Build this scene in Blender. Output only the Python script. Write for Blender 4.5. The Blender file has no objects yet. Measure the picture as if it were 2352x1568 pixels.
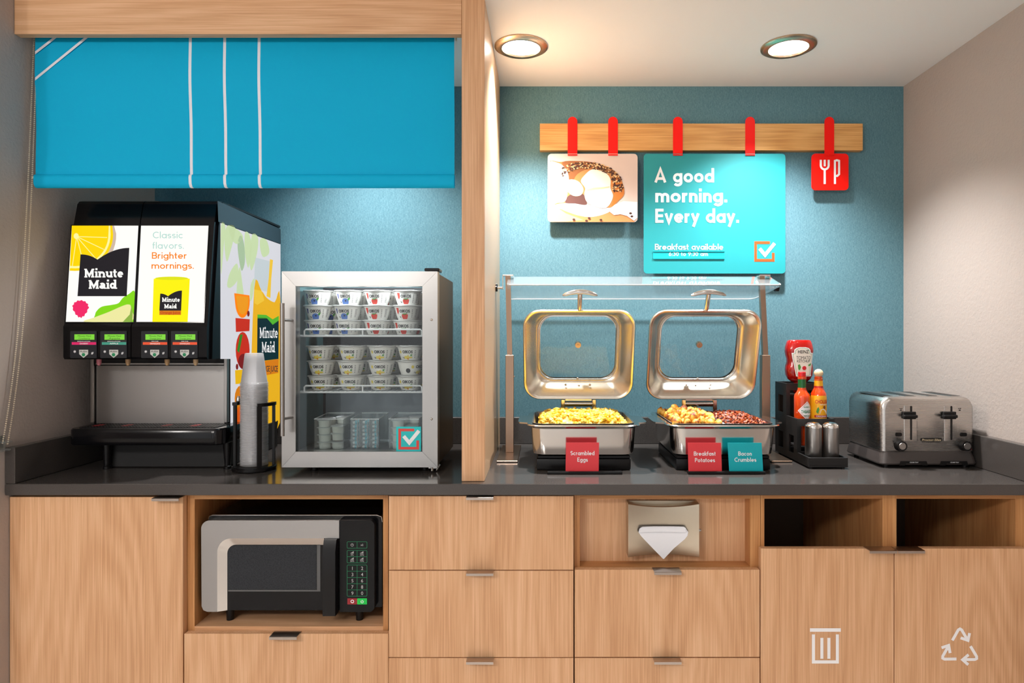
import bpy, bmesh, math, random
from mathutils import Vector, noise as mnoise
R = math.radians
random.seed(7)
sc = bpy.context.scene
col = sc.collection

# ------------------------------------------------------------------ camera
F, VX, VY, ZC = 1500.0, 1250.0, 772.0, 1.309      # focal length in px, principal point, eye height
cam_d = bpy.data.cameras.new('camera'); cam = bpy.data.objects.new('camera', cam_d); col.objects.link(cam)
cam.location = (0, 0, ZC); cam.rotation_euler = (R(90), 0, 0)
cam_d.sensor_fit = 'HORIZONTAL'; cam_d.sensor_width = 36.0; cam_d.lens = F / 2352 * 36
cam_d.shift_x = -(VX - 1176) / 2352; cam_d.shift_y = (VY - 784) / 2352
cam_d.clip_start = 0.02
sc.camera = cam
# ------------------------------------------------------------------ world, exposure
w = bpy.data.worlds.new('World'); sc.world = w; w.use_nodes = True
w.node_tree.nodes['Background'].inputs[0].default_value = (0.97, 0.985, 1.0, 1)
w.node_tree.nodes['Background'].inputs[1].default_value = 1.2
sc.view_settings.view_transform = 'Standard'; sc.view_settings.look = 'None'
sc.view_settings.gamma = 1.0; sc.view_settings.exposure = 0.0; sc.view_settings.use_curve_mapping = False
sc.cycles.transparent_max_bounces = 40
sc.cycles.max_bounces = 8
sc.cycles.caustics_reflective = False
BAY_W, ROOM_W = 112.0, 27.0                          # lamp watts: niche downlights, room downlights

# ------------------------------------------------------------------ geometry helpers
def at(px, py, Y):
    return Vector(((px - VX) * Y / F, Y, ZC - (py - VY) * Y / F))
def X_(px, Y): return (px - VX) * Y / F
def Z_(py, Y): return ZC - (py - VY) * Y / F
def front(Y):
    return lambda px, py, l=0: at(px, py, Y) + Vector((0, -0.0004 * l, 0))

class MB:
    def __init__(s): s.v = []; s.f = []; s.m = []
    def add(s, vs, fs, m=0):
        o = len(s.v); s.v += [Vector(v) for v in vs]; s.f += [tuple(i + o for i in f) for f in fs]; s.m += [m] * len(fs)
        return s
    def bm(s, b, m=0):
        b.verts.index_update()
        s.add([v.co.copy() for v in b.verts], [tuple(v.index for v in f.verts) for f in b.faces], m); b.free(); return s
    def box(s, x0, y0, z0, x1, y1, z1, b=0.0, m=0, seg=1):
        bb = bmesh.new(); bmesh.ops.create_cube(bb, size=1)
        for v in bb.verts:
            v.co = Vector((x0 if v.co.x < 0 else x1, y0 if v.co.y < 0 else y1, z0 if v.co.z < 0 else z1))
        if b > 0: bmesh.ops.bevel(bb, geom=bb.edges[:], offset=b, segments=seg, affect='EDGES', profile=0.6)
        return s.bm(bb, m)
    def cyl(s, p0, p1, r0, r1=None, n=16, caps=True, m=0):
        r1 = r0 if r1 is None else r1; p0 = Vector(p0); p1 = Vector(p1); d = (p1 - p0).normalized()
        u = d.orthogonal().normalized(); w_ = d.cross(u)
        vs = []
        for p, r in ((p0, r0), (p1, r1)):
            vs += [p + (u * math.cos(2 * math.pi * i / n) + w_ * math.sin(2 * math.pi * i / n)) * r for i in range(n)]
        fs = [(i, (i + 1) % n, n + (i + 1) % n, n + i) for i in range(n)]
        if caps: fs += [tuple(range(n - 1, -1, -1)), tuple(range(n, 2 * n))]
        return s.add(vs, fs, m)
    def lathe(s, prof, c, n=24, m=0, sx=1, sy=1):
        vs = []; fs = []; c = Vector(c); k = len(prof)
        for i in range(n):
            a = 2 * math.pi * i / n
            vs += [c + Vector((r * math.cos(a) * sx, r * math.sin(a) * sy, z)) for r, z in prof]
        for i in range(n):
            j = (i + 1) % n
            fs += [(i * k + q, j * k + q, j * k + q + 1, i * k + q + 1) for q in range(k - 1)]
        return s.add(vs, fs, m)
    def tube(s, pts, r, n=8, closed=False, m=0, caps=True):
        pts = [Vector(p) for p in pts]; k = len(pts); vs = []; fs = []; u = None
        for i, p in enumerate(pts):
            a = pts[(i - 1) % k] if (closed or i > 0) else p
            b = pts[(i + 1) % k] if (closed or i < k - 1) else p
            d = (b - a).normalized()
            if u is None: u = d.orthogonal().normalized()
            u = (u - d * u.dot(d)).normalized(); w_ = d.cross(u)
            vs += [p + (u * math.cos(2 * math.pi * q / n) + w_ * math.sin(2 * math.pi * q / n)) * r for q in range(n)]
        for i in range(k if closed else k - 1):
            j = (i + 1) % k
            fs += [(i * n + q, i * n + (q + 1) % n, j * n + (q + 1) % n, j * n + q) for q in range(n)]
        if caps and not closed: fs += [tuple(range(n - 1, -1, -1)), tuple(range((k - 1) * n, k * n))]
        return s.add(vs, fs, m)
    def loft(s, loops, cap0=False, cap1=False, m=0):
        n = len(loops[0]); vs = [p for l in loops for p in l]; fs = []
        for i in range(len(loops) - 1):
            fs += [(i * n + q, i * n + (q + 1) % n, (i + 1) * n + (q + 1) % n, (i + 1) * n + q) for q in range(n)]
        if cap0: fs.append(tuple(range(n - 1, -1, -1)))
        if cap1: fs.append(tuple(range((len(loops) - 1) * n, len(loops) * n)))
        return s.add(vs, fs, m)
    def exx(s, prof, x0, x1, m=0):          # closed (y,z) profile extruded along X
        return s.loft([[Vector((x0, y, z)) for y, z in prof], [Vector((x1, y, z)) for y, z in prof]], True, True, m)
    def exy(s, prof, y0, y1, m=0):          # closed (x,z) profile extruded along Y
        return s.loft([[Vector((x, y0, z)) for x, z in prof], [Vector((x, y1, z)) for x, z in prof]], True, True, m)
    def exz(s, prof, z0, z1, m=0):
        return s.loft([[Vector((x, y, z0)) for x, y in prof], [Vector((x, y, z1)) for x, y in prof]], True, True, m)
    def poly(s, pts, m=0): return s.add(pts, [tuple(range(len(pts)))], m)
    def sphere(s, c, r, n=8, k=5, m=0, sz=1.0):
        prof = [(max(1e-5, r * math.sin(math.pi * i / k)), -r * math.cos(math.pi * i / k) * sz) for i in range(k + 1)]
        return s.lathe(prof, c, n, m)

ORG = {}
def mesh_of(name, mb, mats, org, smooth=True, ang=32, recalc=True):
    me = bpy.data.meshes.new(name)
    me.from_pydata([tuple(v - org) for v in mb.v], [], mb.f)
    mats = mats if isinstance(mats, (list, tuple)) else [mats]
    for m in mats: me.materials.append(m)
    if any(mb.m): me.polygons.foreach_set('material_index', mb.m)
    if recalc:
        b = bmesh.new(); b.from_mesh(me)
        bmesh.ops.recalc_face_normals(b, faces=b.faces[:]); b.to_mesh(me); b.free()
    if smooth:
        me.polygons.foreach_set('use_smooth', [True] * len(me.polygons)); me.set_sharp_from_angle(angle=R(ang))
    me.update(); return me
def thing(name, label, cat, loc, group=None):
    o = bpy.data.objects.new(name, None); col.objects.link(o); o.location = loc; o.empty_display_size = 0.05
    o['label'] = label; o['category'] = cat
    if group: o['group'] = group
    ORG[o.name] = Vector(loc); return o
def part(name, mb, mats, parent, label=None, smooth=True, ang=32, recalc=True, kind=None):
    org = ORG[parent.name]
    o = bpy.data.objects.new(name, mesh_of(name, mb, mats, org, smooth, ang, recalc)); col.objects.link(o); o.parent = parent
    if label: o['label'] = label
    if kind: o['kind'] = kind
    ORG[o.name] = org; return o
def single(name, mb, mats, label, cat, group=None, kind=None, smooth=True, ang=32):
    xs = [v.x for v in mb.v]; ys = [v.y for v in mb.v]; zs = [v.z for v in mb.v]
    org = Vector(((min(xs) + max(xs)) / 2, (min(ys) + max(ys)) / 2, min(zs)))
    o = bpy.data.objects.new(name, mesh_of(name, mb, mats, org, smooth, ang)); col.objects.link(o); o.location = org
    o['label'] = label; o['category'] = cat
    if group: o['group'] = group
    if kind: o['kind'] = kind
    ORG[o.name] = org; return o
def struct(name, mb, mats, label=None, cat=None):
    o = single(name, mb, mats, label or name.replace('_', ' '), cat or name.split('_')[0], kind='structure'); return o
def copy_tree(o, parent=None):
    c = o.copy(); col.objects.link(c); c.parent = parent
    for ch in list(o.children): copy_tree(ch, c)
    return c
def kids(o): return list(o.children)

def rr(x0, z0, x1, z1, r, n=6):
    """rounded rectangle in 2D; r may be a 4-list: bl, br, tr, tl"""
    rs = r if isinstance(r, (list, tuple)) else [r] * 4
    out = []
    for (cx, cz, a), q in zip((((x0, z0, 180)), (x1, z0, 270), (x1, z1, 0), (x0, z1, 90)), rs):
        sx = 1 if cx == x0 else -1; sz = 1 if cz == z0 else -1
        for i in range(n + 1):
            t = R(a + 90 * i / n)
            out.append((cx + sx * q + q * math.cos(t), cz + sz * q + q * math.sin(t)))
    return out
def arc(cx, cy, rx, ry, a0, a1, n=14):
    return [(cx + rx * math.cos(R(a0 + (a1 - a0) * i / n)), cy + ry * math.sin(R(a0 + (a1 - a0) * i / n))) for i in range(n + 1)]

# ------------------------------------------------------------------ materials
def srgb(*c):
    return tuple(((x / 255) / 12.92 if x / 255 <= 0.04045 else ((x / 255 + 0.055) / 1.055) ** 2.4) for x in c) + (1,)
MATS = {}
def pm(name, color, rough=0.5, metal=0.0, emit=None, es=1.0, spec=0.5, trans=0.0, coat=0.0, ani=0.0, sub=0.0):
    if name in MATS: return MATS[name]
    m = bpy.data.materials.new(name); m.use_nodes = True; p = m.node_tree.nodes['Principled BSDF']
    p.inputs['Base Color'].default_value = color; p.inputs['Roughness'].default_value = rough
    p.inputs['Metallic'].default_value = metal; p.inputs['Specular IOR Level'].default_value = spec
    p.inputs['Transmission Weight'].default_value = trans; p.inputs['Coat Weight'].default_value = coat
    p.inputs['Anisotropic'].default_value = ani
    if emit:
        p.inputs['Emission Color'].default_value = emit; p.inputs['Emission Strength'].default_value = es
    m.diffuse_color = color; MATS[name] = m; return m
def nd(m, t, **kw):
    n = m.node_tree.nodes.new(t)
    for k, v in kw.items():
        if k.startswith('i_'): n.inputs[k[2:].replace('_', ' ')].default_value = v
        else: setattr(n, k, v)
    return n
def lk(m, a, b): m.node_tree.links.new(a, b)
def coords(m, scale, rnd=True):
    g = nd(m, 'ShaderNodeNewGeometry'); v = g.outputs['Position']
    if rnd:
        oi = nd(m, 'ShaderNodeObjectInfo'); mu = nd(m, 'ShaderNodeVectorMath', operation='SCALE')
        cx = nd(m, 'ShaderNodeCombineXYZ')
        for i in range(3): lk(m, oi.outputs['Random'], cx.inputs[i])
        lk(m, cx.outputs[0], mu.inputs[0]); mu.inputs['Scale'].default_value = 7.0
        ad = nd(m, 'ShaderNodeVectorMath', operation='ADD'); lk(m, v, ad.inputs[0]); lk(m, mu.outputs[0], ad.inputs[1]); v = ad.outputs[0]
    mp = nd(m, 'ShaderNodeVectorMath', operation='MULTIPLY'); mp.inputs[1].default_value = scale; lk(m, v, mp.inputs[0])
    return mp.outputs[0]
def ramp(m, fac, stops):
    r = nd(m, 'ShaderNodeValToRGB'); e = r.color_ramp.elements
    while len(e) < len(stops): e.new(0.5)
    for q, (p, c) in zip(e, stops): q.position = p; q.color = c
    lk(m, fac, r.inputs[0]); return r.outputs[0]
def bump(m, h, s=0.2, d=0.01):
    b = nd(m, 'ShaderNodeBump'); b.inputs['Strength'].default_value = s; b.inputs['Distance'].default_value = d
    lk(m, h, b.inputs['Height']); lk(m, b.outputs[0], m.node_tree.nodes['Principled BSDF'].inputs['Normal'])
def wood(name, axis, c0, c1, c2, rough=0.42):
    m = pm(name, c1, rough, spec=0.35); p = m.node_tree.nodes['Principled BSDF']
    sf = (260, 260, 5) if axis == 'Z' else (5, 260, 260)
    sl = (5.5, 5.5, 0.75) if axis == 'Z' else (0.75, 5.5, 5.5)
    n1 = nd(m, 'ShaderNodeTexNoise', i_Scale=1.0, i_Detail=3.0, i_Roughness=0.6); lk(m, coords(m, sf), n1.inputs['Vector'])
    n2 = nd(m, 'ShaderNodeTexNoise', i_Scale=1.0, i_Detail=1.0, i_Roughness=0.4); lk(m, coords(m, sl), n2.inputs['Vector'])
    mu = nd(m, 'ShaderNodeMath', operation='MULTIPLY'); lk(m, n2.outputs[0], mu.inputs[0]); mu.inputs[1].default_value = 75.0
    si = nd(m, 'ShaderNodeMath', operation='SINE'); lk(m, mu.outputs[0], si.inputs[0])
    a = nd(m, 'ShaderNodeMath', operation='MULTIPLY_ADD'); lk(m, si.outputs[0], a.inputs[0]); a.inputs[1].default_value = 0.075
    lk(m, n1.outputs[0], a.inputs[2])
    n3 = nd(m, 'ShaderNodeTexNoise', i_Scale=1.0, i_Detail=0.0); lk(m, coords(m, (14, 14, 0.6) if axis == 'Z' else (0.6, 14, 14)), n3.inputs['Vector'])
    a2 = nd(m, 'ShaderNodeMath', operation='MULTIPLY_ADD'); lk(m, n3.outputs[0], a2.inputs[0]); a2.inputs[1].default_value = 0.3; lk(m, a.outputs[0], a2.inputs[2])
    a3 = nd(m, 'ShaderNodeMath', operation='SUBTRACT'); lk(m, a2.outputs[0], a3.inputs[0]); a3.inputs[1].default_value = 0.15
    lk(m, ramp(m, a3.outputs[0], [(0.25, c0), (0.5, c1), (0.78, c2)]), p.inputs['Base Color'])
    bump(m, n1.outputs[0], 0.04, 0.002); return m
oakV = wood('oak_vertical', 'Z', srgb(200, 150, 108), srgb(216, 168, 126), srgb(230, 186, 146))
oakH = wood('oak_horizontal', 'X', srgb(200, 150, 108), srgb(216, 168, 126), srgb(230, 186, 146))
oakEdge = wood('oak_edge', 'X', srgb(168, 112, 66), srgb(192, 136, 84), srgb(208, 156, 104))
oakEdgeV = wood('oak_edge_vertical', 'Z', srgb(168, 112, 66), srgb(192, 136, 84), srgb(208, 156, 104))
oakRail = wood('oak_rail', 'X', srgb(196, 138, 78), srgb(220, 166, 100), srgb(236, 188, 124))
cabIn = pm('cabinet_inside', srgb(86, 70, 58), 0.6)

teal = pm('teal_wallpaper', srgb(92, 136, 146), 0.75, spec=0.2)
for sc_ in [0]:
    a = nd(teal, 'ShaderNodeTexNoise', i_Scale=1.0, i_Detail=2.0); lk(teal, coords(teal, (1300, 1300, 130), False), a.inputs['Vector'])
    b = nd(teal, 'ShaderNodeTexNoise', i_Scale=1.0, i_Detail=2.0); lk(teal, coords(teal, (130, 130, 1300), False), b.inputs['Vector'])
    ad = nd(teal, 'ShaderNodeMath', operation='ADD'); lk(teal, a.outputs[0], ad.inputs[0]); lk(teal, b.outputs[0], ad.inputs[1])
    hf = nd(teal, 'ShaderNodeMath', operation='MULTIPLY'); lk(teal, ad.outputs[0], hf.inputs[0]); hf.inputs[1].default_value = 0.5
    lk(teal, ramp(teal, hf.outputs[0], [(0.32, srgb(70, 107, 119)), (0.5, srgb(91, 130, 142)), (0.68, srgb(116, 154, 164))]), teal.node_tree.nodes['Principled BSDF'].inputs['Base Color'])
    bump(teal, hf.outputs[0], 0.10, 0.001)
def plaster(name, c, s=120):
    m = pm(name, c, 0.7, spec=0.25); n = nd(m, 'ShaderNodeTexNoise', i_Scale=s, i_Detail=3.0, i_Roughness=0.55)
    lk(m, coords(m, (1, 1, 1), False), n.inputs['Vector']); bump(m, n.outputs[0], 0.35, 0.004); return m
taupe = plaster('taupe_wall', srgb(176, 165, 158))
ceilM = pm('ceiling_paint', srgb(250, 247, 244), 0.85, spec=0.1)
floorM = pm('floor_vinyl', srgb(216, 210, 204), 0.55)
counterM = pm('charcoal_quartz', srgb(70, 66, 64), 0.16, spec=0.5)
n = nd(counterM, 'ShaderNodeTexNoise', i_Scale=900.0, i_Detail=1.0); lk(counterM, coords(counterM, (1, 1, 1), False), n.inputs['Vector'])
lk(counterM, ramp(counterM, n.outputs[0], [(0.35, srgb(62, 58, 56)), (0.65, srgb(80, 75, 72))]), counterM.node_tree.nodes['Principled BSDF'].inputs['Base Color'])
def brushed(name, c, rough=0.3, sv=(6, 6, 500), k=0.10, ani=0.0):
    m = pm(name, c, rough, 1.0); p = m.node_tree.nodes['Principled BSDF']
    n = nd(m, 'ShaderNodeTexNoise', i_Scale=1.0, i_Detail=2.0); lk(m, coords(m, sv, False), n.inputs['Vector'])
    mr = nd(m, 'ShaderNodeMapRange'); mr.inputs['To Min'].default_value = rough - k / 2; mr.inputs['To Max'].default_value = rough + k / 2
    lk(m, n.outputs[0], mr.inputs['Value']); lk(m, mr.outputs[0], p.inputs['Roughness'])
    bump(m, n.outputs[0], 0.004, 0.0004)
    if ani:
        p.inputs['Anisotropic'].default_value = ani; p.inputs['Anisotropic Rotation'].default_value = .25; tg = nd(m, 'ShaderNodeTangent', direction_type='RADIAL', axis='Z'); lk(m, tg.outputs[0], p.inputs['Tangent'])
    return m
steelH = brushed('brushed_steel', srgb(168, 166, 164), 0.33, ani=.5)
steelV = brushed('brushed_steel_vertical', srgb(172, 169, 166), 0.30, (500, 500, 6), k=.03)
steelTrim = brushed('brushed_bronze_trim', srgb(196, 168, 140), 0.28)
nickel = brushed('satin_nickel', srgb(196, 186, 168), 0.34)
chrome = pm('polished_steel', srgb(220, 216, 211), 0.14, 1.0)
lidSteel = pm('lid_steel', srgb(224, 217, 204), 0.27, 1.0)
pullM = brushed('drawer_pull_metal', srgb(190, 178, 168), 0.3)
bronzePost = brushed('bronze_tone_steel', srgb(178, 152, 132), 0.3, (700, 700, 6))
blackP = pm('black_plastic', srgb(14, 13, 14), 0.34, spec=.3)
blackG = pm('black_gloss', srgb(9, 9, 12), 0.14, spec=.3)
blackM = pm('black_matte', srgb(18, 17, 18), 0.6)
darkP = pm('dark_panel', srgb(30, 31, 36), 0.4, spec=.25)
white = pm('white_print', srgb(250, 250, 252), 0.5)
whiteP = pm('white_plastic', srgb(236, 236, 232), 0.4)
redM = pm('red_strap', srgb(250, 20, 8), 0.4, spec=.3)
shadeM = pm('blue_shade_fabric', srgb(0, 172, 216), 0.7, spec=0.2)
n = nd(shadeM, 'ShaderNodeTexNoise', i_Scale=1400.0, i_Detail=1.0); lk(shadeM, coords(shadeM, (1, 1, 1), False), n.inputs['Vector']); bump(shadeM, n.outputs[0], 0.06, 0.001)
shadeW = pm('white_shade_stripe', srgb(232, 232, 240), 0.7, spec=0.2)
tealSign = pm('turquoise_sign', srgb(36, 150, 157), 0.4)
tealCard = pm('turquoise_card', srgb(0, 178, 190), 0.4)
redCard = pm('coral_card', srgb(232, 62, 70), 0.4)
orangeP = pm('orange_print', srgb(240, 82, 30), 0.45)
def thinglass(name, tint, refl=1.0, rough=0.02, ior=1.45, haze=0.0, hz=(0.9, 0.95, 1, 1)):
    m = bpy.data.materials.new(name); m.use_nodes = True; t = m.node_tree; t.nodes.clear()
    o = t.nodes.new('ShaderNodeOutputMaterial'); tr = t.nodes.new('ShaderNodeBsdfTransparent'); gl = t.nodes.new('ShaderNodeBsdfGlossy')
    tr.inputs[0].default_value = tint; gl.inputs['Roughness'].default_value = rough
    fr = t.nodes.new('ShaderNodeFresnel'); fr.inputs[0].default_value = ior
    mu = t.nodes.new('ShaderNodeMath'); mu.operation = 'MULTIPLY'; mu.inputs[1].default_value = refl; t.links.new(fr.outputs[0], mu.inputs[0])
    mn = t.nodes.new('ShaderNodeMath'); mn.operation = 'MINIMUM'; mn.inputs[1].default_value = .45; t.links.new(mu.outputs[0], mn.inputs[0])
    mx = t.nodes.new('ShaderNodeMixShader'); t.links.new(mn.outputs[0], mx.inputs[0]); t.links.new(tr.outputs[0], mx.inputs[1]); t.links.new(gl.outputs[0], mx.inputs[2])
    last = mx.outputs[0]
    if haze > 0:
        df = t.nodes.new('ShaderNodeBsdfDiffuse'); df.inputs[0].default_value = hz; tl = t.nodes.new('ShaderNodeBsdfTranslucent'); tl.inputs[0].default_value = hz
        a = t.nodes.new('ShaderNodeAddShader'); b = t.nodes.new('ShaderNodeMixShader'); b.inputs[0].default_value = 0.5
        t.links.new(df.outputs[0], b.inputs[1]); t.links.new(tl.outputs[0], b.inputs[2])
        m2 = t.nodes.new('ShaderNodeMixShader'); m2.inputs[0].default_value = haze; t.links.new(last, m2.inputs[1]); t.links.new(b.outputs[0], m2.inputs[2]); last = m2.outputs[0]
    t.links.new(last, o.inputs[0]); return m
glassM = thinglass('clear_glass', (0.985, 0.99, 0.99, 1), .45)
glassDoor = thinglass('door_glass', (0.93, 0.95, 0.95, 1), 0.7)
acrylic = thinglass('clear_acrylic', (0.93, 0.96, 0.95, 1), 1.3, 0.03, 1.5, 0.05)
guardHaze = thinglass('guard_glass_sheen', (0.97, 0.985, 0.99, 1), 1.6, 0.03, 1.5, 0.10, (.92, .97, 1, 1))  # white haze mixed in stands for the reflection on the upper strip
guardGlass = thinglass('guard_glass', (0.96, 0.98, 0.985, 1), 1.6, 0.02, 1.5, 0.03)
cupM = thinglass('frosted_cup_plastic', (0.99, 0.99, 0.995, 1), 0.9, 0.15, 1.5, 0.34, (0.97, 0.97, 0.98, 1))
edgeGlow = pm('edge_highlight', srgb(240, 246, 248), 0.25)  # plain white stands in for light caught along clear edges

# ------------------------------------------------------------------ print helpers
def poly_px(mb, pts, mp, l=1, m=0):
    l = l + .02 * (len(mb.f) % 24); return mb.poly([mp(x, y, l) for x, y in pts], m)
def sm(pts, n=4):
    """closed Catmull-Rom smoothing of a 2D outline"""
    out = []; k = len(pts)
    for i in range(k):
        p0, p1, p2, p3 = pts[i - 1], pts[i], pts[(i + 1) % k], pts[(i + 2) % k]
        for j in range(n):
            t = j / n
            out.append(tuple(.5 * (2 * p1[q] + (p2[q] - p0[q]) * t + (2 * p0[q] - 5 * p1[q] + 4 * p2[q] - p3[q]) * t * t + (3 * p1[q] - p0[q] - 3 * p2[q] + p3[q]) * t ** 3) for q in (0, 1)))
    return out
def fill(mb, pts, mp, l=1, cuts=2, m=0):
    """filled outline, subdivided so that it follows a curved surface"""
    b = bmesh.new(); b.faces.new([b.verts.new((x, y, 0)) for x, y in pts])
    for _ in range(cuts):
        bmesh.ops.triangulate(b, faces=b.faces[:]); bmesh.ops.subdivide_edges(b, edges=b.edges[:], cuts=1, use_grid_fill=True)
    bmesh.ops.triangulate(b, faces=b.faces[:])
    for v in b.verts: v.co = mp(v.co.x, v.co.y, l)
    return mb.bm(b, m)
def rect_px(mb, x0, y0, x1, y1, mp, l=1, m=0): return poly_px(mb, [(x0, y1), (x1, y1), (x1, y0), (x0, y0)], mp, l, m)
def ribbon(pts, wd):
    out = []; k = len(pts); cl = k > 3 and abs(pts[0][0] - pts[-1][0]) < 1e-6 and abs(pts[0][1] - pts[-1][1]) < 1e-6
    L = []; Rr = []
    for i in range(k):
        a = pts[i - 1] if i > 0 else (pts[-2] if cl else None); b = pts[i + 1] if i < k - 1 else (pts[1] if cl else None); p = pts[i]
        ds = []
        for q0, q1 in ((a, p), (p, b)):
            if q0 is None or q1 is None: continue
            d = Vector((q1[0] - q0[0], q1[1] - q0[1]))
            if d.length > 1e-9: ds.append(d.normalized())
        d = sum(ds, Vector((0, 0)))
        d = ds[0] if d.length < 1e-6 else d.normalized()
        nn = Vector((-d.y, d.x)); c = max(0.45, abs(d.dot(ds[0])))
        L.append((p[0] + nn.x * wd / 2 / c, p[1] + nn.y * wd / 2 / c)); Rr.append((p[0] - nn.x * wd / 2 / c, p[1] - nn.y * wd / 2 / c))
    for i in range(k - 1): out.append([L[i], L[i + 1], Rr[i + 1], Rr[i]])
    return out
def glyph(c, W):
    """geometric sans drawn as strokes: cap height 1, x-height X; returns advance, strokes"""
    h = W / 2; X = 0.67; r = X / 2 - h; o = arc(X / 2, X / 2, r, r, 0, 360, 28); nw = 0.56; ar = nw / 2 - h
    arch = lambda x0: arc(x0 + nw / 2, X - h - ar, ar, ar, 180, 0, 12)
    if c == ' ': return 0.3, []
    if c == 'o': return X, [o]
    if c == 'a': return X, [o, [(X - h, X), (X - h, 0)]]
    if c == 'd': return X, [o, [(X - h, 1.03), (X - h, 0)]]
    if c == 'b': return X, [o, [(h, 1.03), (h, 0)]]
    if c == 'q': return X, [o, [(X - h, X), (X - h, -.28)]]
    if c == 'p': return X, [o, [(h, X), (h, -.28)]]
    if c == 'g': return X, [o, [(X - h, X), (X - h, 0)] + arc(X / 2, 0, r, .28 - h, 0, -150, 12)]
    if c == 'c': return X * .88, [arc(X / 2, X / 2, r, r, 45, 315, 22)]
    if c == 'e': return X, [arc(X / 2, X / 2, r, r, 0, 318, 24), [(h, X / 2 - .01), (X - h * .6, X / 2 - .01)]]
    if c == 'n': return nw, [[(h, X), (h, 0)], arch(0) + [(nw - h, 0)]]
    if c == 'h': return nw, [[(h, 1.03), (h, 0)], arch(0) + [(nw - h, 0)]]
    if c == 'm': return 2 * nw - W, [[(h, X), (h, 0)], arch(0) + [(nw - h, 0)], arch(nw - W) + [(2 * nw - W - h, 0)]]
    if c == 'u': return nw, [[(h, X)] + arc(nw / 2, h + ar, ar, ar, 180, 360, 12) + [(nw - h, X)], [(nw - h, X), (nw - h, 0)]]
    if c == 'r': return .38, [[(h, X), (h, 0)], arc(nw / 2, X - h - ar, ar, ar, 180, 70, 8)]
    if c == 'i': return W, [[(h, X), (h, 0)], [(h, .98), (h, .98 - W * 1.05)]]
    if c == 'l': return W, [[(h, 1.03), (h, 0)]]
    if c == 'k': return .52, [[(h, 1.03), (h, 0)], [(.5, X), (h, .25)], [(h + .12, .36), (.5, 0)]]
    if c == 'f': return .36, [arc(.14 + .16, 1.03 - h - .16, .16, .16, 80, 180, 8) + [(.14, 0)], [(0, X - h), (.36, X - h)]]
    if c == 't': return .36, [[(.16, .92), (.16, .16)] + arc(.32, .16, .16, .16 - h, 180, 270, 5), [(0, X - h), (.36, X - h)]]
    if c == 's':
        q = X / 4 - h / 2; b = .21 - h * .3
        return .48, [arc(.24, X - h - q, b, q, 30, 260, 12) + arc(.24, h + q, b, q, 90, -150, 12)]
    if c == 'v': return .6, [[(h * .8, X), (.3, 0.02), (.6 - h * .8, X)]]
    if c == 'y': return .6, [[(h * .8, X), (.315, 0.05)], [(.6 - h * .8, X), (.16, -.28)]]
    if c == '.': return W, [[(h, 0), (h, W * 1.05)]]
    if c == ':': return W, [[(h, 0), (h, W)], [(h, .42), (h, .42 + W)]]
    if c == 'A': return .86, [[(h * .9, 0), (.43, .97), (.86 - h * .9, 0)], [(.2, .28), (.66, .28)]]
    if c == 'E': return .6, [[(h, 0), (h, 1)], [(0, 1 - h), (.6, 1 - h)], [(0, .5), (.56, .5)], [(0, h), (.6, h)]]
    if c == 'B': return .66, [[(h, 0), (h, 1)], [(0, 1 - h), (.36, 1 - h)] + arc(.36, .75 - h / 2, .25 - h / 2, .25 - h / 2, 90, -90, 10) + [(0, .5)], [(.36, .5)] + arc(.38, .25 + h / 2, .27 - h / 2, .25 - h / 2, 90, -90, 10) + [(0, h)]]
    if c == 'P': return .64, [[(h, 0), (h, 1)], [(0, 1 - h), (.34, 1 - h)] + arc(.34, .7, .28 - h / 2, .3 - h, 90, -90, 10) + [(0, .4 + h)]]
    if c == 'C': return .82, [arc(.48, .5, .48 - h, .5 - h, 48, 312, 24)]
    if c == 'S':
        q = .25 - h / 2
        return .58, [arc(.29, 1 - h - q, .26 - h * .3, q, 30, 265, 12) + arc(.29, h + q, .26 - h * .3, q, 90, -150, 12)]
    if c == '0': return .64, [arc(.32, .5, .32 - h, .5 - h, 0, 360, 26)]
    if c == '6': return .62, [arc(.31, .31, .31 - h, .31 - h, 0, 360, 22), [(.08 + h * .3, .42), (.42, 1)]]
    if c == '9': return .62, [arc(.31, .69, .31 - h, .31 - h, 0, 360, 22), [(.54 - h * .3, .58), (.2, 0)]]
    if c == '3': return .58, [arc(.27, .75 - h / 2, .24 - h / 2, .25 - h / 2, 150, -90, 12), arc(.27, .25 + h / 2, .28 - h / 2, .25 - h / 2, 90, -150, 12)]
    return .5, []
def stroke_text(mb, s, x, y, cap, W, mp, l=2, m=0, track=.075, width=None, slab=False, anchor='l'):
    """baseline-left pixel x,y; cap height in px"""
    items = []; cx = 0
    for ch in s:
        adv, st = (slab_glyph if slab else glyph)(ch, W); items.append((cx, st)); cx += adv + track
    tot = cx - track; sx = cap if width is None else width / tot
    if anchor == 'c': x -= tot * sx / 2
    for ox, st in items:
        for n_, k in enumerate(st):
            t = W
            if isinstance(k, tuple): k, t = k
            for q in ribbon(k, t):
                mb.poly([mp(x + (ox + a) * sx, y - b * cap, l + .12 * n_) for a, b in q], m)
    return tot * sx
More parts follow.
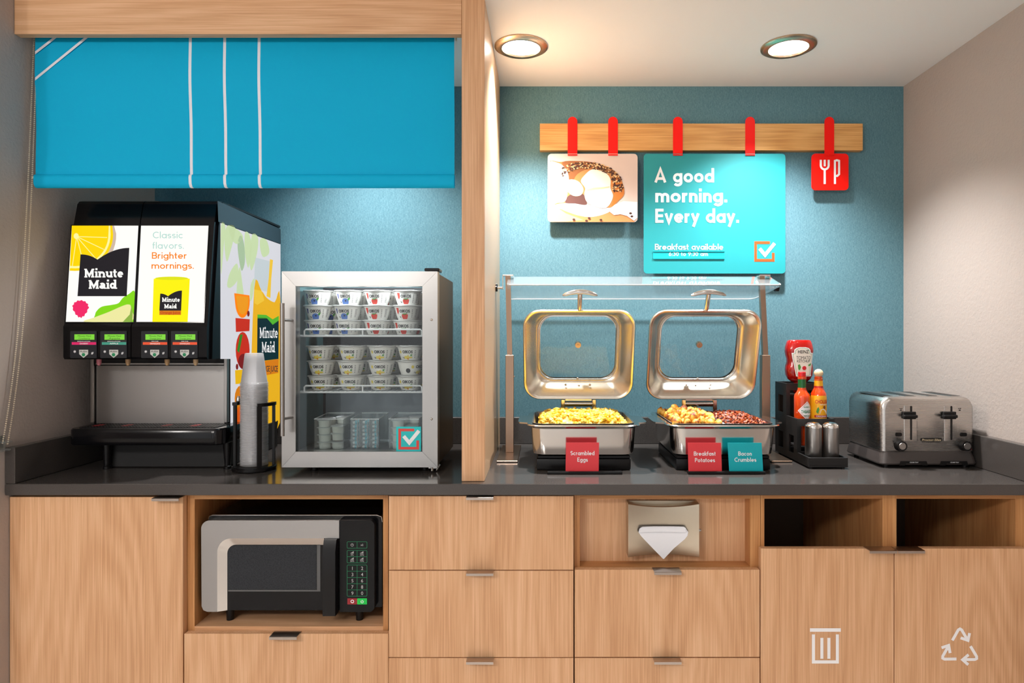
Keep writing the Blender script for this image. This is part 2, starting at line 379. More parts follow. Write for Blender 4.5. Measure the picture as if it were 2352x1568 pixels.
def slab_glyph(c, W):
    h = W / 2; X = 0.7; T = W * .62; nw = .66; ar = nw / 2 - h - .04
    base = lambda x: ([(x - h - .07, T / 2), (x + h + .07, T / 2)], T)
    topl = lambda x, y: ([(x - h - .08, y - T / 2), (x + h * .5, y - T / 2)], T)
    if c == 'M': return 1.26, [[(.22, 0), (.22, 1)], [(1.02, 0), (1.02, 1)], [(.2, .96), (.62, .2), (1.04, .96)], base(.22), base(1.02), topl(.22, 1), ([(.98, 1 - T / 2), (1.22, 1 - T / 2)], T)]
    if c == 'i': return .36, [[(.18, X), (.18, 0)], base(.18), topl(.18, X), ([(.18, .84), (.18, 1.06)], .24)]
    if c == 'n': return .86, [[(.18, X), (.18, 0)], base(.18), topl(.18, X), arc(.43, X - h - .22, .25, .22, 180, 0, 10) + [(.68, 0)], base(.68)]
    if c == 'u': return .84, [[(.18, X), (.18, .3)] + arc(.42, h + .18, .24, .18, 180, 360, 10) + [(.66, X)], [(.66, X), (.66, 0)], topl(.18, X), topl(.66, X), ([(.66, T / 2), (.84, T / 2)], T)]
    if c == 't': return .5, [[(.2, .92), (.2, .24)] + arc(.36, .24, .16, .24 - h, 180, 290, 6), ([(0, X - T / 2), (.46, X - T / 2)], T)]
    if c == 'e': return .68, [arc(.34, .35, .34 - h, .35 - h, 0, 318, 22), ([(h, .36), (.66, .36)], T)]
    if c == 'a': return .74, [arc(.3, X - h - .16, .22, .16, 150, 0, 8) + [(.52, .1)], arc(.3, .22, .22, .22 - h, 0, 360, 16), ([(.5, T / 2), (.74, T / 2)], T)]
    if c == 'd': return .84, [arc(.33, .35, .33 - h, .35 - h, 0, 360, 20), [(.62, 1.05), (.62, 0)], topl(.62, 1.05), ([(.62, T / 2), (.84, T / 2)], T)]
    return .36, []
_tc = {}
def font_mesh(s, bold=0.0):
    key = (s, bold)
    if key not in _tc:
        cu = bpy.data.curves.new('t', 'FONT'); cu.body = s; cu.size = 1.0; cu.offset = bold; cu.resolution_u = 3
        ob = bpy.data.objects.new('t', cu); me = bpy.data.meshes.new_from_object(ob)
        _tc[key] = ([tuple(v.co) for v in me.vertices], [tuple(p.vertices) for p in me.polygons])
        bpy.data.objects.remove(ob); bpy.data.curves.remove(cu); bpy.data.meshes.remove(me)
    return _tc[key]
def font_text(mb, s, x, y, hgt, mp, l=2, m=0, width=None, bold=0.012, anchor='c', skew=0.0):
    vs, fs = font_mesh(s, bold)
    if not vs: return
    x0 = min(v[0] for v in vs); x1 = max(v[0] for v in vs); sy = hgt / 0.73; sx = sy if width is None else width / (x1 - x0)
    ox = x - (x1 - x0) * sx / 2 if anchor == 'c' else x
    mb.add([mp(ox + (v[0] - x0) * sx + skew * v[1] * sy, y - v[1] * sy, l) for v in vs], fs, m)
def check_logo(parent, x0, y0, x1, y1, mp, bg=None, l=1):
    """box bracket with a tick; px rect of the bracket"""
    wd = x1 - x0; t = wd * .13; b = MB()
    rect_px(b, x0, y0, x0 + wd * .77, y0 + t, mp, l); rect_px(b, x0, y0, x0 + t, y1, mp, l)
    rect_px(b, x0, y1 - t, x1, y1, mp, l); rect_px(b, x1 - t, y0 + wd * .57, x1, y1, mp, l)
    part('bracket_mark', b, bg or orangeP, parent)
    c = MB()
    for q in ribbon([(x0 + wd * .26, y0 + wd * .36), (x0 + wd * .53, y0 + wd * .68), (x0 + wd * 1.0, y0 + wd * .1)], wd * .17): poly_px(c, q, mp, l + 1)
    part('tick_mark', c, white, parent)

# ------------------------------------------------------------------ the room
CF, DF, KF, BW = 1.72, 1.735, 1.757, 2.385     # counter front, door face, carcass face, back wall
CT = 0.92                                       # counter top
WL, WR, CZ = -1.422, 1.312, 2.2209
struct('floor', MB().box(-4.3, -2.6, -0.05, 2.2, BW + .1, 0), floorM, 'grey brown floor in front of the cabinets', 'floor')
struct('ceiling', MB().box(-4.3, -2.6, CZ, 2.2, BW + .1, CZ + .06), ceilM, 'pale cream ceiling with two downlights', 'ceiling')
struct('wall_back', MB().box(WL - .1, BW, 0, WR + .1, BW + .1, CZ), teal, 'teal woven wallpaper wall behind the counter', 'wall')
struct('wall_left', MB().box(WL - .1, 1.655, 0, WL, BW, CZ), taupe, 'dark taupe textured wall at the left end', 'wall')
for i_, (a_, b_) in enumerate(((-4.3, -3.2), (-2.3, -2.0), (-.75, -.5), (.55, .75), (1.25, 1.42))):  # unseen piers, added with gaps so steel reflects bright and dark bands
    struct('wall_front' if i_ == 0 else 'wall_front_%d' % (i_ + 1), MB().box(a_, -2.7, 0, b_, -2.6, CZ), taupe, 'unseen taupe pier added behind the viewer to band the reflections', 'wall')
struct('wall_hall', MB().box(-4.3, 1.655, 0, WL - .1005, 1.755, CZ), taupe, 'taupe wall of the hall beyond the left end', 'wall')
struct('wall_hall_side', MB().box(-4.4, -2.6, 0, -4.3005, 1.755, CZ), taupe, 'taupe side wall of the hall', 'wall')
struct('wall_right', MB().box(WR, -2.6, 0, WR + .1, BW, CZ), taupe, 'taupe textured wall beside the toaster', 'wall')
# partition with an oak post and the header beam
PX0, PX1 = X_(1060.5, 1.75), X_(1112.5, 1.75)
pt = MB().box(PX0, 1.75, CT + .0005, PX1, 1.772, CZ - .0005, .0008)
wp = struct('wall_partition', pt, oakV, 'oak partition standing on the counter between the two bays', 'partition')
sideM = brushed('satin_oak_panel', srgb(214, 176, 136), 0.3, (500, 500, 5))
sideM.node_tree.nodes['Principled BSDF'].inputs['Metallic'].default_value = 0.0
sideM.node_tree.nodes['Principled BSDF'].inputs['Specular IOR Level'].default_value = 0.7
part('side_panel', MB().box(PX0 + .0005, 1.7722, CT + .0005, PX1 - .0003, BW - .0255, CZ - .0005), sideM, wp, 'glossy pale oak side panel')
HZ = Z_(78, 1.751)
struct('trim_header', MB().box(WL + .0005, 1.7515, HZ, PX0 - .0008, 1.774, CZ - .0005, .0008), oakH, 'oak header beam above the blue roller shade', 'beam')

# downlights
def downlight(x, y, label, watts, spot, group, tint=(1, .99, .985), visible=True, r=.084):
    t = thing('downlight', label, 'ceiling light', (x, y, CZ - .012), group)
    part('trim_ring', MB().lathe([(r, CZ - .0005), (r, CZ - .004), (r * .86, CZ - .010), (r * .72, CZ - .009), (r * .70, CZ - .003)], (x, y, 0), 40), steelTrim, t, 'brushed metal trim ring')
    part('lens', MB().lathe([(1e-5, CZ - .0045), (r * .70, CZ - .0035)], (x, y, 0), 32), pm('lamp_lens', (1, 1, 1, 1), .4, emit=(1, .97, .93, 1), es=9.0), t, 'glowing white lens')
    ld = bpy.data.lights.new('downlight_lamp', 'SPOT' if spot < 160 else 'POINT'); ld.energy = watts; ld.color = tint; ld.shadow_soft_size = .035 if spot < 160 else .10
    if spot < 160: ld.spot_size = R(spot); ld.spot_blend = .8
    lo = bpy.data.objects.new('downlight_lamp', ld); col.objects.link(lo); lo.parent = t; lo.location = (0, 0, -.004 if spot < 160 else -.075)
    return t
downlight(X_(1197, 2.054), 2.054, 'recessed downlight in the ceiling beside the oak partition', BAY_W, 114, 'recessed ceiling downlights')
downlight(X_(1811, 2.054), 2.054, 'recessed downlight in the ceiling above the red fork and knife sign', BAY_W, 114, 'recessed ceiling downlights')
downlight(-.60, 2.08, 'recessed downlight behind the blue shade, above the glass door fridge', BAY_W * .62, 114, 'recessed ceiling downlights', r=.08)
for x, y, k_, sp in [(.05, .72, .14, 150), (.6, .62, .14, 150), (1.1, .72, .14, 150), (-2.35, -.8, 1.25, 179), (-1.5, -.95, 1.2, 179), (-.95, -.7, .95, 179)]:
    downlight(x, y, 'recessed ceiling downlight out in the room in front of the cabinets', ROOM_W * k_, sp, 'room ceiling downlights', (1, .965, .93))

# ------------------------------------------------------------------ countertop
def counter():
    t = thing('countertop', 'long charcoal quartz countertop with upstands running wall to wall', 'countertop', (0, 2.05, CT - .03))
    part('worktop', MB().box(WL + .001, CF, CT - .03, WR - .001, BW - .001, CT, .0015), counterM, t)
    part('backsplash', MB().box(WL + .028, BW - .0245, CT + .0003, WR - .028, BW - .0008, CT + .096, .0015), counterM, t)
    part('backsplash', MB().box(WL + .001, CF, CT + .0003, WL + .0275, BW - .001, CT + .096, .0015), counterM, t)
    part('backsplash', MB().box(WR - .0275, CF, CT + .0003, WR - .001, BW - .001, CT + .096, .0015), counterM, t)
counter()

# ------------------------------------------------------------------ base cabinets
def pull(parent, px0, px1, ztop):
    x0, x1 = X_(px0, DF - .01), X_(px1, DF - .01); y0 = DF - .024
    prof = [(DF + .012, ztop + .0008), (DF + .012, ztop + .0024), (y0 + .002, ztop + .0024), (y0, ztop + .0012), (y0, ztop - .005), (y0 + .0016, ztop - .005), (y0 + .0016, ztop + .0008)]
    part('pull_handle', MB().exx(prof, x0, x1), pullM, parent, 'slim metal edge pull')
def slab(name, parent, px0, py0, px1, py1, m=None):
    x0, x1 = max(X_(px0, DF), WL + .0015), X_(px1, DF); z1 = Z_(py0, DF); z0 = .12 if py1 is None else Z_(py1, DF)
    o = part(name, MB().box(x0, DF, z0, x1, DF + .0195, z1, .0008), m or oakV, parent); return o, z1
TOPZ = CT - .0305
def cab(name, label, px0, px1):
    x0, x1 = max(X_(px0, KF), WL + .0015), X_(px1, KF)
    return thing(name, label, 'cabinet', ((x0 + x1) / 2, 2.05, 0)), x0, x1
B0 = BW - .03
# left door cabinet
t, x0, x1 = cab('base_cabinet', 'oak base cabinet with one tall door at the left wall', 22, 424)
part('carcass', MB().box(x0, KF, .1, x1, B0, TOPZ), oakEdgeV, t); part('plinth', MB().box(x0, KF + .05, 0, x1, KF + .07, .1), blackM, t)
d, z = slab('door', t, 20, 1141, 420, None); pull(d, 355, 417, z)
# microwave cabinet
t, x0, x1 = cab('base_cabinet', 'oak base cabinet with an open niche holding the microwave', 425, 891.5)
nx0, nx1, nz0, nz1 = X_(447, KF), X_(880, KF), Z_(1438, KF), Z_(1146, KF)
part('side_panel', MB().box(x0, KF, .1, nx0, B0, TOPZ), oakEdgeV, t); part('side_panel', MB().box(nx1, KF, .1, x1, B0, TOPZ), oakEdgeV, t)
part('top_rail', MB().box(nx0, KF, nz1, nx1, B0, TOPZ), oakEdge, t); part('niche_shelf', MB().box(nx0, KF, .1, nx1, B0, nz0), oakH, t)
part('back_panel', MB().box(nx0, B0 - .06, nz0, nx1, B0, nz1), oakV, t); part('plinth', MB().box(x0, KF + .05, 0, x1, KF + .07, .1), blackM, t)
d, z = slab('drawer', t, 423, 1455, 892, None); pull(d, 623, 686, z)
# drawer cabinet
t, x0, x1 = cab('base_cabinet', 'oak base cabinet with three stacked drawers under the fridge and partition', 893, 1318)
part('carcass', MB().box(x0, KF, .1, x1, B0, TOPZ), oakEdgeV, t); part('plinth', MB().box(x0, KF + .05, 0, x1, KF + .07, .1), blackM, t)
for a, b, hz in ((1138.5, 1308.5, 1072), (1310.5, 1509, 1072), (1511, None, 1072)):
    d, z = slab('drawer', t, 893, a, 1317, b); pull(d, hz, hz + 62, z)
# napkin cabinet
t, x0, x1 = cab('base_cabinet', 'oak base cabinet with a shallow niche for the napkin dispenser', 1319, 1746.5)
nx0, nx1, nz0, nz1 = X_(1332, KF), X_(1723, KF), Z_(1301, KF), Z_(1145, KF)
part('side_panel', MB().box(x0, KF, .1, nx0, B0, TOPZ), oakEdgeV, t); part('side_panel', MB().box(nx1, KF, .1, x1, B0, TOPZ), oakEdgeV, t)
part('top_rail', MB().box(nx0, KF, nz1, nx1, B0, TOPZ), oakEdge, t); part('niche_shelf', MB().box(nx0, KF, .1, nx1, B0, nz0), oakEdge, t)
part('back_panel', MB().box(nx0, KF + .045, nz0, nx1, KF + .065, nz1), oakV, t); part('plinth', MB().box(x0, KF + .05, 0, x1, KF + .07, .1), blackM, t)
for a, b in ((1308, 1508.5), (1511, None)):
    d, z = slab('drawer', t, 1320, a, 1745, b); pull(d, 1501, 1563, z)
# waste cabinet
t, x0, x1 = cab('base_cabinet', 'oak waste cabinet with two open slots and trash and recycling doors', 1747.5, 2360)
x1 = min(x1, WR - .001)
xa, xb, xc, xd = X_(1755.5, KF), X_(2027, KF), X_(2059, KF), X_(2332, KF); nz1 = Z_(1145, KF); nz0 = Z_(1310, KF)
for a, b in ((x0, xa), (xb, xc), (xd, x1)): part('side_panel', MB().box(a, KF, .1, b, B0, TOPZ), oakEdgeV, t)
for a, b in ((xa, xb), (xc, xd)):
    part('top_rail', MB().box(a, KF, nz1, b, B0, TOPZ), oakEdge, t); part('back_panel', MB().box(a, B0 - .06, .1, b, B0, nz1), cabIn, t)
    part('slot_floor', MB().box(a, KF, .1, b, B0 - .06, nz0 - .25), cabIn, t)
part('plinth', MB().box(x0, KF + .05, 0, x1, KF + .07, .1), blackM, t)
d, z = slab('door', t, 1747.5, 1259.5, 2053, None); pull(d, 1992, 2054.5, z)
b = MB(); mp = front(DF)
for q in ((1860, 1442, 1931, 1450), (1864.5, 1456, 1871.5, 1523), (1919.5, 1456, 1926.5, 1523), (1864.5, 1515.5, 1926.5, 1523), (1884, 1464, 1891, 1512), (1900, 1464, 1907, 1512)): rect_px(b, *q, mp, 2)
part('trash_icon', b, white, d, 'white bin pictogram')
x1d = X_(2359, DF)
d = part('door', MB().box(X_(2055, DF), DF, .12, min(x1d, WR - .001), DF + .0195, Z_(1259.5, DF), .0008), oakV, t); pull(d, 2056.5, 2118, Z_(1259.5, DF))
b = MB()
cxr, cyr = 2204, 1488.5
tri = [[(2187, 1470), (2200.5, 1446), (2204.5, 1443.5), (2208.5, 1446), (2222, 1469)], None]
def rot(p, a):
    c, s = math.cos(R(a)), math.sin(R(a)); x, y = p[0] - cxr, p[1] - cyr; return (cxr + c * x - s * y, cyr + s * x + c * y)
for a in (0, 120, 240):
    for st in (tri[0], [(2206, 1464), (2223, 1470), (2226.5, 1453)]):
        for q in ribbon([rot(p, a) for p in st], 6.6): poly_px(b, q, mp, 2)
part('recycling_icon', b, white, d, 'white three arrow recycling pictogram')

# ------------------------------------------------------------------ roller shade
def shade():
    Ys = 1.80; zt = HZ + .03; zb = Z_(432, Ys); zh = Z_(401, Ys); xl, xr = X_(81, Ys), X_(1043.5, Ys)
    t = thing('roller_shade', 'turquoise blue roller shade with white stripes hanging below the oak header', 'shade', ((xl + xr) / 2, Ys, zb))
    cols_ = [xl, xl + .2, X_(434, Ys), X_(440.5, Ys), X_(513, Ys), X_(519.5, Ys), X_(592, Ys), X_(598.5, Ys), -.6, xr - .1, xr]
    prof = []
    for i in range(15):
        z = zt + (zh - zt) * i / 14; prof.append((0, z))
    prof += [(-.0065, zh - .003), (-.0085, zh - .010), (-.0085, zb + .010), (-.004, zb + .001), (.004, zb), (.008, zb + .006), (.008, zh)]
    m = MB(); vs = []; k = len(prof); fs = []; ms = []
    for c, x in enumerate(cols_):
        for (dy, z) in prof:
            s = max(0, min(1, (zt - z) / (zt - zb)))
            wv = .0035 * math.sin(s * 5.2) ** 2
            vs.append(Vector((x + (.006 * s * s if c not in (0, len(cols_) - 1) else (.004 * s if c == 0 else .001 * s)) , Ys + dy - wv, z)))
    for c in range(len(cols_) - 1):
        for q in range(k - 1):
            fs.append((c * k + q, (c + 1) * k + q, (c + 1) * k + q + 1, c * k + q + 1)); ms.append(1 if c in (2, 4, 6) else 0)
    m.v = vs; m.f = fs; m.m = ms
    part('shade_cloth', m, [shadeM, shadeW], t, ang=60)
    b = MB(); mp = front(Ys - .0045)
    poly_px(b, [(80.5, 125), (80.5, 118), (136, 75), (145, 75)], mp, 0); poly_px(b, [(80.5, 185), (80.5, 178), (205, 77), (214, 77)], mp, 0)
    part('diagonal_stripe', b, shadeW, t)
    part('roller_tube', MB().cyl((xl, Ys + .035, HZ + .04), (xr, Ys + .035, HZ + .04), .02, n=20), whiteP, t)
    # bead chain running down to a clear clip on the left wall
    beads = MB()
    def strand(P0, P1, sag, nb):
        for i in range(nb):
            s = i / (nb - 1); p = Vector(P0).lerp(Vector(P1), s)
            p.y -= sag * (s ** 4 - s); beads.sphere(p, .0021, 6, 4)
    strand((-1.4085, 1.803, HZ + .02), (WL + .012, 1.70, Z_(1017, 1.70)), .05, 205)
    strand((-1.3990, 1.803, HZ + .02), (WL + .012, 1.716, Z_(1021, 1.70)), .05, 205)
    beads.sphere((-1.409, 1.80, Z_(405, 1.79)), .004, 8, 6)
    part('bead_chain', beads, pm('bead_metal', srgb(232, 220, 198), .3, .6), t, 'fine metal bead chain', kind='stuff')
    c = MB(); z = Z_(1012, 1.7)
    c.box(WL + .0005, 1.68, z - .025, WL + .006, 1.717, z + .012, .001); c.box(WL + .006, 1.685, z - .027, WL + .022, 1.715, z - .023, .0008)
    c.lathe([(.004, -.006), (.014, -.006), (.014, -.0035), (.004, -.0035)], (WL + .02, 1.70, z + .002), 20)
    part('chain_clip', c, acrylic, t, 'clear plastic chain clip'); 
shade()

# ------------------------------------------------------------------ juice dispenser
def em(name, c, s=1.0):
    return pm(name, tuple(x * .04 for x in c[:3]) + (1,), .5, emit=c, es=s, spec=.1)
ES = 1.0
eWhite = em('lit_white', (1, .985, .93, 1), 1.0); eYellow = em('lit_yellow', srgb(255, 240, 0), ES); eOrange = em('lit_orange', srgb(255, 200, 0), ES)
eDark = pm('lit_dark', srgb(14, 13, 16), .5, emit=srgb(38, 34, 40), es=.6, spec=.1); eTan = em('lit_tan', srgb(205, 184, 166), ES); eGreen = em('lit_green', srgb(130, 214, 20), ES)
eLime = em('lit_pale_lime', srgb(236, 232, 160), ES); eOlive = em('lit_olive', srgb(140, 176, 70), ES); eRasp = em('lit_raspberry', srgb(240, 40, 100), ES)
eMint = em('lit_mint', srgb(176, 216, 208), ES); eAmber = em('lit_amber', srgb(250, 130, 0), ES); ePulp = em('lit_pulp', srgb(255, 246, 160), ES)
eSide = em('lit_side', srgb(226, 226, 232), .85); eLeaf = em('lit_leaf', srgb(208, 228, 178), .85); eLeaf2 = em('lit_leaf_dark', srgb(180, 206, 168), .8)
eJuice = em('lit_juice', srgb(246, 186, 30), .85); eJuiceL = em('lit_juice_light', srgb(252, 206, 60), .85); eSegment = em('lit_segment', srgb(250, 160, 24), .85)
eRed = em('lit_red', srgb(214, 50, 30), .8); eMaroon = em('lit_maroon', srgb(140, 34, 34), .7); eBottle = em('lit_bottle_green', srgb(16, 48, 54), .8)
eTag = em('lit_orange_tag', srgb(224, 130, 20), .85); eSideW = em('lit_side_white', srgb(245, 245, 245), .9); eGlassG = em('lit_glass_grey', srgb(206, 216, 220), .85)
eBlack = pm('lit_black', srgb(20, 20, 20), .4)
def juice():
    XL, XR = -1.362, -.950
    t = thing('juice_dispenser', 'black juice dispenser with lit juice advertising panels, left on the counter', 'dispenser', ((XL + XR) / 2, 2.1, CT))
    # body behind the hood
    part('housing', MB().box(XL, 1.972, 1.010, XR, 2.352, 1.698, .004), blackP, t)
    def hood(x0, x1, nm):
        prof = [(1.925, 1.7075), (1.912, 1.703), (1.904, 1.694), (1.889, 1.632), (1.852, 1.344), (1.848, 1.336), (1.848, 1.250), (1.853, 1.2436), (1.970, 1.2436), (1.970, 1.7075)]
        return part(nm, MB().exx(prof, x0, x1), blackG, t, ang=25)
    xm = X_(322, 1.89)
    h1 = hood(XL + .001, xm - .0012, 'hood_door'); h2 = hood(xm + .0012, X_(484, 1.87), 'hood_door')
    hc = part('hood_corner', MB().exx([(1.93, 1.705), (1.905, 1.63), (1.872, 1.344), (1.868, 1.2436), (1.970, 1.2436), (1.970, 1.705)], X_(484, 1.87) + .0005, XR + .0005), blackG, t)
    part('hood_top', MB().box(XL + .001, 1.9705, 1.699, XR, 2.352, 1.7075, .002), blackP, t)
    def fr(px, py, l=0):
        q = (py - 517) / 223; Y = 1.8885 - .0365 * q; return at(px, py, Y - .0004 * l - .001)
    # lit panels
    def panel(parent, quad, label):
        p = part('lit_panel', poly_px(MB(), quad, fr, 1), eWhite, parent, label); b = MB()
        for q in ribbon(quad + [quad[0]], 2.2): poly_px(b, q, fr, 1.2)
        part('panel_frame', b, blackG, parent); return p
    p1 = panel(h1, [(164, 517), (319, 517), (307, 740), (150, 740)], 'lit juice panel with orange slice and dark logo')
    def pr(pts, m, l, nm='print'):
        q = [(min(a, 318.2 - (min(b_, 739.4) - 517) * 12 / 223), min(b_, 739.4)) for a, b_ in (sm(pts) if nm == 'apple_print' else pts)]
        part(nm, poly_px(MB(), q, fr, l), m, h1)
    pr([(165, 518)] + [(262, 518)] + arc(175, 540, 92, 90, -10, 68, 10)[1:] + [(228, 600), (170, 620)], eTan, 2)
    big = [(165, 518)] + [(258, 518)] + arc(172, 538, 88, 84, 0, 96, 16) + [(160, 622)]
    pr(big, em('lit_slice', srgb(255, 214, 0), ES), 3, 'orange_slice_print')
    pr([(250, 518), (253, 518)] + arc(172, 538, 82, 78, 0, 96, 14) + [(160, 616), (160, 610)] + arc(172, 538, 77, 73, 96, 0, 14), ePulp, 4)
    b = MB()
    for a in (2, 26, 50, 76, 98):
        for q in ribbon([(176, 543), (176 + 70 * math.cos(R(a)), 543 + 68 * math.sin(R(a)))], 1.6): poly_px(b, q, fr, 4.2)
    poly_px(b, arc(175, 542, 6, 7, 0, 360, 10)[:-1], fr, 4.4)
    part('segment_print', b, ePulp, h1)
    pr([(185 + 39 * t / 8, 584 + 12 * (t / 8) ** 2.2) for t in range(9)] + [(224 + 73 * t / 10, 596 - 27 * (1 - (1 - t / 10) ** 2)) for t in range(1, 11)] + [(291, 680), (178, 680)], eDark, 5, 'logo_block')
    b = MB(); stroke_text(b, 'Minute', 193, 637, 20, .23, fr, 7, width=90, slab=True, track=.03); stroke_text(b, 'Maid', 203, 663, 20, .23, fr, 7, width=66, slab=True, track=.03)
    part('lettering', b, white if False else eWhite, h1)
    pr([(185 + (18.5 + 1.1 * math.cos(R(a * 13))) * math.cos(R(a)) * (1 - .30 * max(0, math.sin(R(a)))), 706 + (20 + 1.1 * math.cos(R(a * 13))) * math.sin(R(a)) * (1.15 if math.sin(R(a)) > 0 else .82)) for a in range(0, 360, 4)], eRasp, 3, 'raspberry_print')
    pr([(216, 739), (218, 724), (222, 714), (234, 704), (256, 700), (272, 696), (282, 684), (296, 675), (310, 671), (307, 739), (250, 739)], eGreen, 2, 'apple_print')
    pr([(195, 739), (216, 729), (250, 716), (282, 702), (296, 699), (301, 706), (300, 739)], eLime, 4, 'apple_print'); pr([(282, 739), (298, 722), (302, 702), (305, 718), (304, 739)], eOlive, 5)
    p2 = panel(h2, [(323, 517), (480, 517), (468, 740), (312, 740)], 'lit juice panel with slogan and juice glass')
    b = MB(); stroke_text(b, 'Classic', 351, 547, 15, .12, fr, 3, width=69, track=.12); stroke_text(b, 'flavors.', 350, 571, 15, .12, fr, 3, width=72, track=.12); part('lettering', b, eMint, h2)
    b = MB(); stroke_text(b, 'Brighter', 349, 594, 15, .14, fr, 3, width=80, track=.11); stroke_text(b, 'mornings.', 348, 617, 15, .14, fr, 3, width=97, track=.11); part('lettering', b, eAmber, h2)
    def pr2(pts, m, l, nm='print'): part(nm, poly_px(MB(), pts, fr, l), m, h2)
    pr2([(353, 640), (372, 637), (416, 637), (436, 640), (431, 739), (350, 739)], eYellow, 2, 'juice_glass_print')
    pr2(arc(394, 639, 38, 4, 0, 360, 18)[:-1], em('lit_yellow_green', srgb(222, 226, 20), ES), 3)
    pr2([(368 + 18 * t / 6, 674 + 6 * (t / 6) ** 2.2) for t in range(7)] + [(386 + 32 * t / 8, 680 - 13 * (1 - (1 - t / 8) ** 2)) for t in range(1, 9)] + [(416, 713), (366, 713)], eDark, 3, 'logo_block'); pr2([(366, 713), (416, 713), (415.5, 723), (366, 723)], eTag, 3)
    b = MB(); stroke_text(b, 'Minute', 372, 693, 10, .24, fr, 5, width=41, slab=True, track=.03); stroke_text(b, 'Maid', 377, 708, 10, .24, fr, 5, width=29, slab=True, track=.03); part('lettering', b, eWhite, h2)
    b = MB(); font_text(b, 'Orange Juice', 391, 720.5, 6, fr, 5, width=45); part('lettering', b, eRed, h2)
    # control modules
    lcd = pm('lcd_green', srgb(90, 150, 40), .3, emit=srgb(112, 200, 48), es=.7); lcdT = pm('lcd_text', srgb(40, 80, 20), .4)
    yp = 1.8475; mp = front(yp)
    for h, x, c, nm, lab in ((h1, 162, pm('cranberry_label', srgb(226, 16, 108), .4), 'CRANBERRY', 'Cranberry'), (h1, 231, pm('apple_label', srgb(60, 160, 140), .4), 'APPLE', 'Apple'), (h2, 325, orangeP, 'ORANGE JUICE', 'Orange Juice'), (h2, 393.5, orangeP, 'ORANGE JUICE', 'Orange Juice')):
        b = MB(); pts = rr(x, 760, x + 61, 822, 2, 3); b.loft([[mp(a, q, 0) for a, q in pts], [mp(a, q, 4) for a, q in pts]], False, True); k = part('control_module', b, darkP, h)
        b = MB(); rect_px(b, x + 10, 767.5, x + 56, 780, mp, 5); part('display', b, lcd, h, 'green lit display')
        b = MB(); font_text(b, 'Minute Maid', x + 33, 773, 3.6, mp, 6, width=30, bold=0); font_text(b, lab, x + 33, 778.5, 3.6, mp, 6, width=26, bold=0); part('lettering', b, lcdT, h)
        b = MB(); rect_px(b, x + 4, 781.5, x + 60, 785.5, mp, 5); part('label_strip', b, eBlack, h)
        b = MB(); rect_px(b, x + 4, 785.5, x + 60, 791.5, mp, 5); part('flavor_label', b, c, h)
        b = MB(); font_text(b, nm, x + 32, 790.3, 3.2, mp, 6, width=20 if len(nm) < 11 else 23); font_text(b, '100% PURE' if 'O' == nm[0] else 'REFRESHING JUICE DRINK', x + 32, 784.6, 2, mp, 6, width=16 if nm[0] == 'O' else 30); 
        font_text(b, '*', x + 11, 814, 10, mp, 6); font_text(b, '#', x + 51, 813, 6, mp, 6, skew=.15); part('lettering', b, white, h)
        b = MB(); poly_px(b, [(x + 21, 803), (x + 41.5, 803), (x + 41.5, 813), (x + 31, 821.5), (x + 21, 813)], mp, 5); bt = part('push_button', b, pm('button_grey', srgb(205, 205, 200), .4), h)
        b = MB(); poly_px(b, arc(x + 31, 814.3, 4, 4, 0, 360, 14)[:-1], mp, 6); part('green_dot', b, pm('green_dot', srgb(0, 130, 80), .4), h)
        b = MB(); font_text(b, 'PUSH', x + 31.2, 808.8, 3.8, mp, 6, width=15.5); part('lettering', b, eBlack, h)
    for px, c in ((227.5, srgb(190, 110, 120)), (294, srgb(176, 140, 100)), (384, srgb(186, 150, 104)), (449.5, srgb(190, 160, 120))):
        x = X_(px, 1.9); z = 1.2432
        part('nozzle', MB().lathe([(1e-5, -.020), (.004, -.018), (.0068, -.010), (.007, 0)], (x, 1.9, z), 14), pm('nozzle_plastic_%d' % px, c, .4), t)
    # steel backplate with frame
    part('backplate', MB().box(XL + .012, 1.9675, 1.046, XR - .013, 1.971, 1.221, .001), steelH, t, 'brushed steel backplate')
    for a, b_ in ((XL + .001, XL + .0095), (XR - .0105, XR - .001)): part('frame_strip', MB().box(a, 1.958, 1.05, b_, 1.9715, 1.2432, .001), steelV, t)
    part('frame_strip', MB().box(XL + .012, 1.964, 1.223, XR - .013, 1.971, 1.229, .0008), steelH, t)
    # tray
    tx0, tx1 = -1.356, -.914
    loops = []
    for z, i in ((1.003, .006), (1.000, .002), (1.003, 0), (1.042, 0), (1.0463, .003)):
        loops.append([Vector((x, y, z)) for x, y in rr(tx0 + i, 1.85 + i, tx1 - i, 2.005, [.03, .03, .002, .002], 6)])
    tr = part('drip_tray', MB().loft(loops, True, True), blackG, t, ang=40)
    g = MB(); gx0, gx1 = tx0 + .025, tx1 - .03
    for i in range(46):
        x = gx0 + (gx1 - gx0) * i / 45; g.box(x - .0012, 1.872, 1.0464, x + .0012, 1.962, 1.0478)
    for i in range(9):
        y = 1.872 + .09 * i / 8; g.box(gx0, y - .0012, 1.0464, gx1, y + .0012, 1.0477)
    part('drip_grid', g, blackP, tr)
    for px in (227, 293, 384, 449):
        x = X_(px, 1.915); b = MB()
        for a in (0, 60, 120):
            dx, dy = .012 * math.cos(R(a)), .02 * math.sin(R(a)); nx, ny = -dy * .28, dx * .28
            b.poly([(x - dx - nx, 1.915 - dy - ny, 1.0484), (x + dx - nx, 1.915 + dy - ny, 1.0484), (x + dx + nx, 1.915 + dy + ny, 1.0484), (x - dx + nx, 1.915 - dy + ny, 1.0484)])
        part('cup_mark', b, pm('red_mark', srgb(190, 20, 26), .4), tr, 'red cup position mark')
    part('base_skirt', MB().box(-1.285, 1.935, CT + .003, -.940, 2.30, 1.0095), blackM, t)
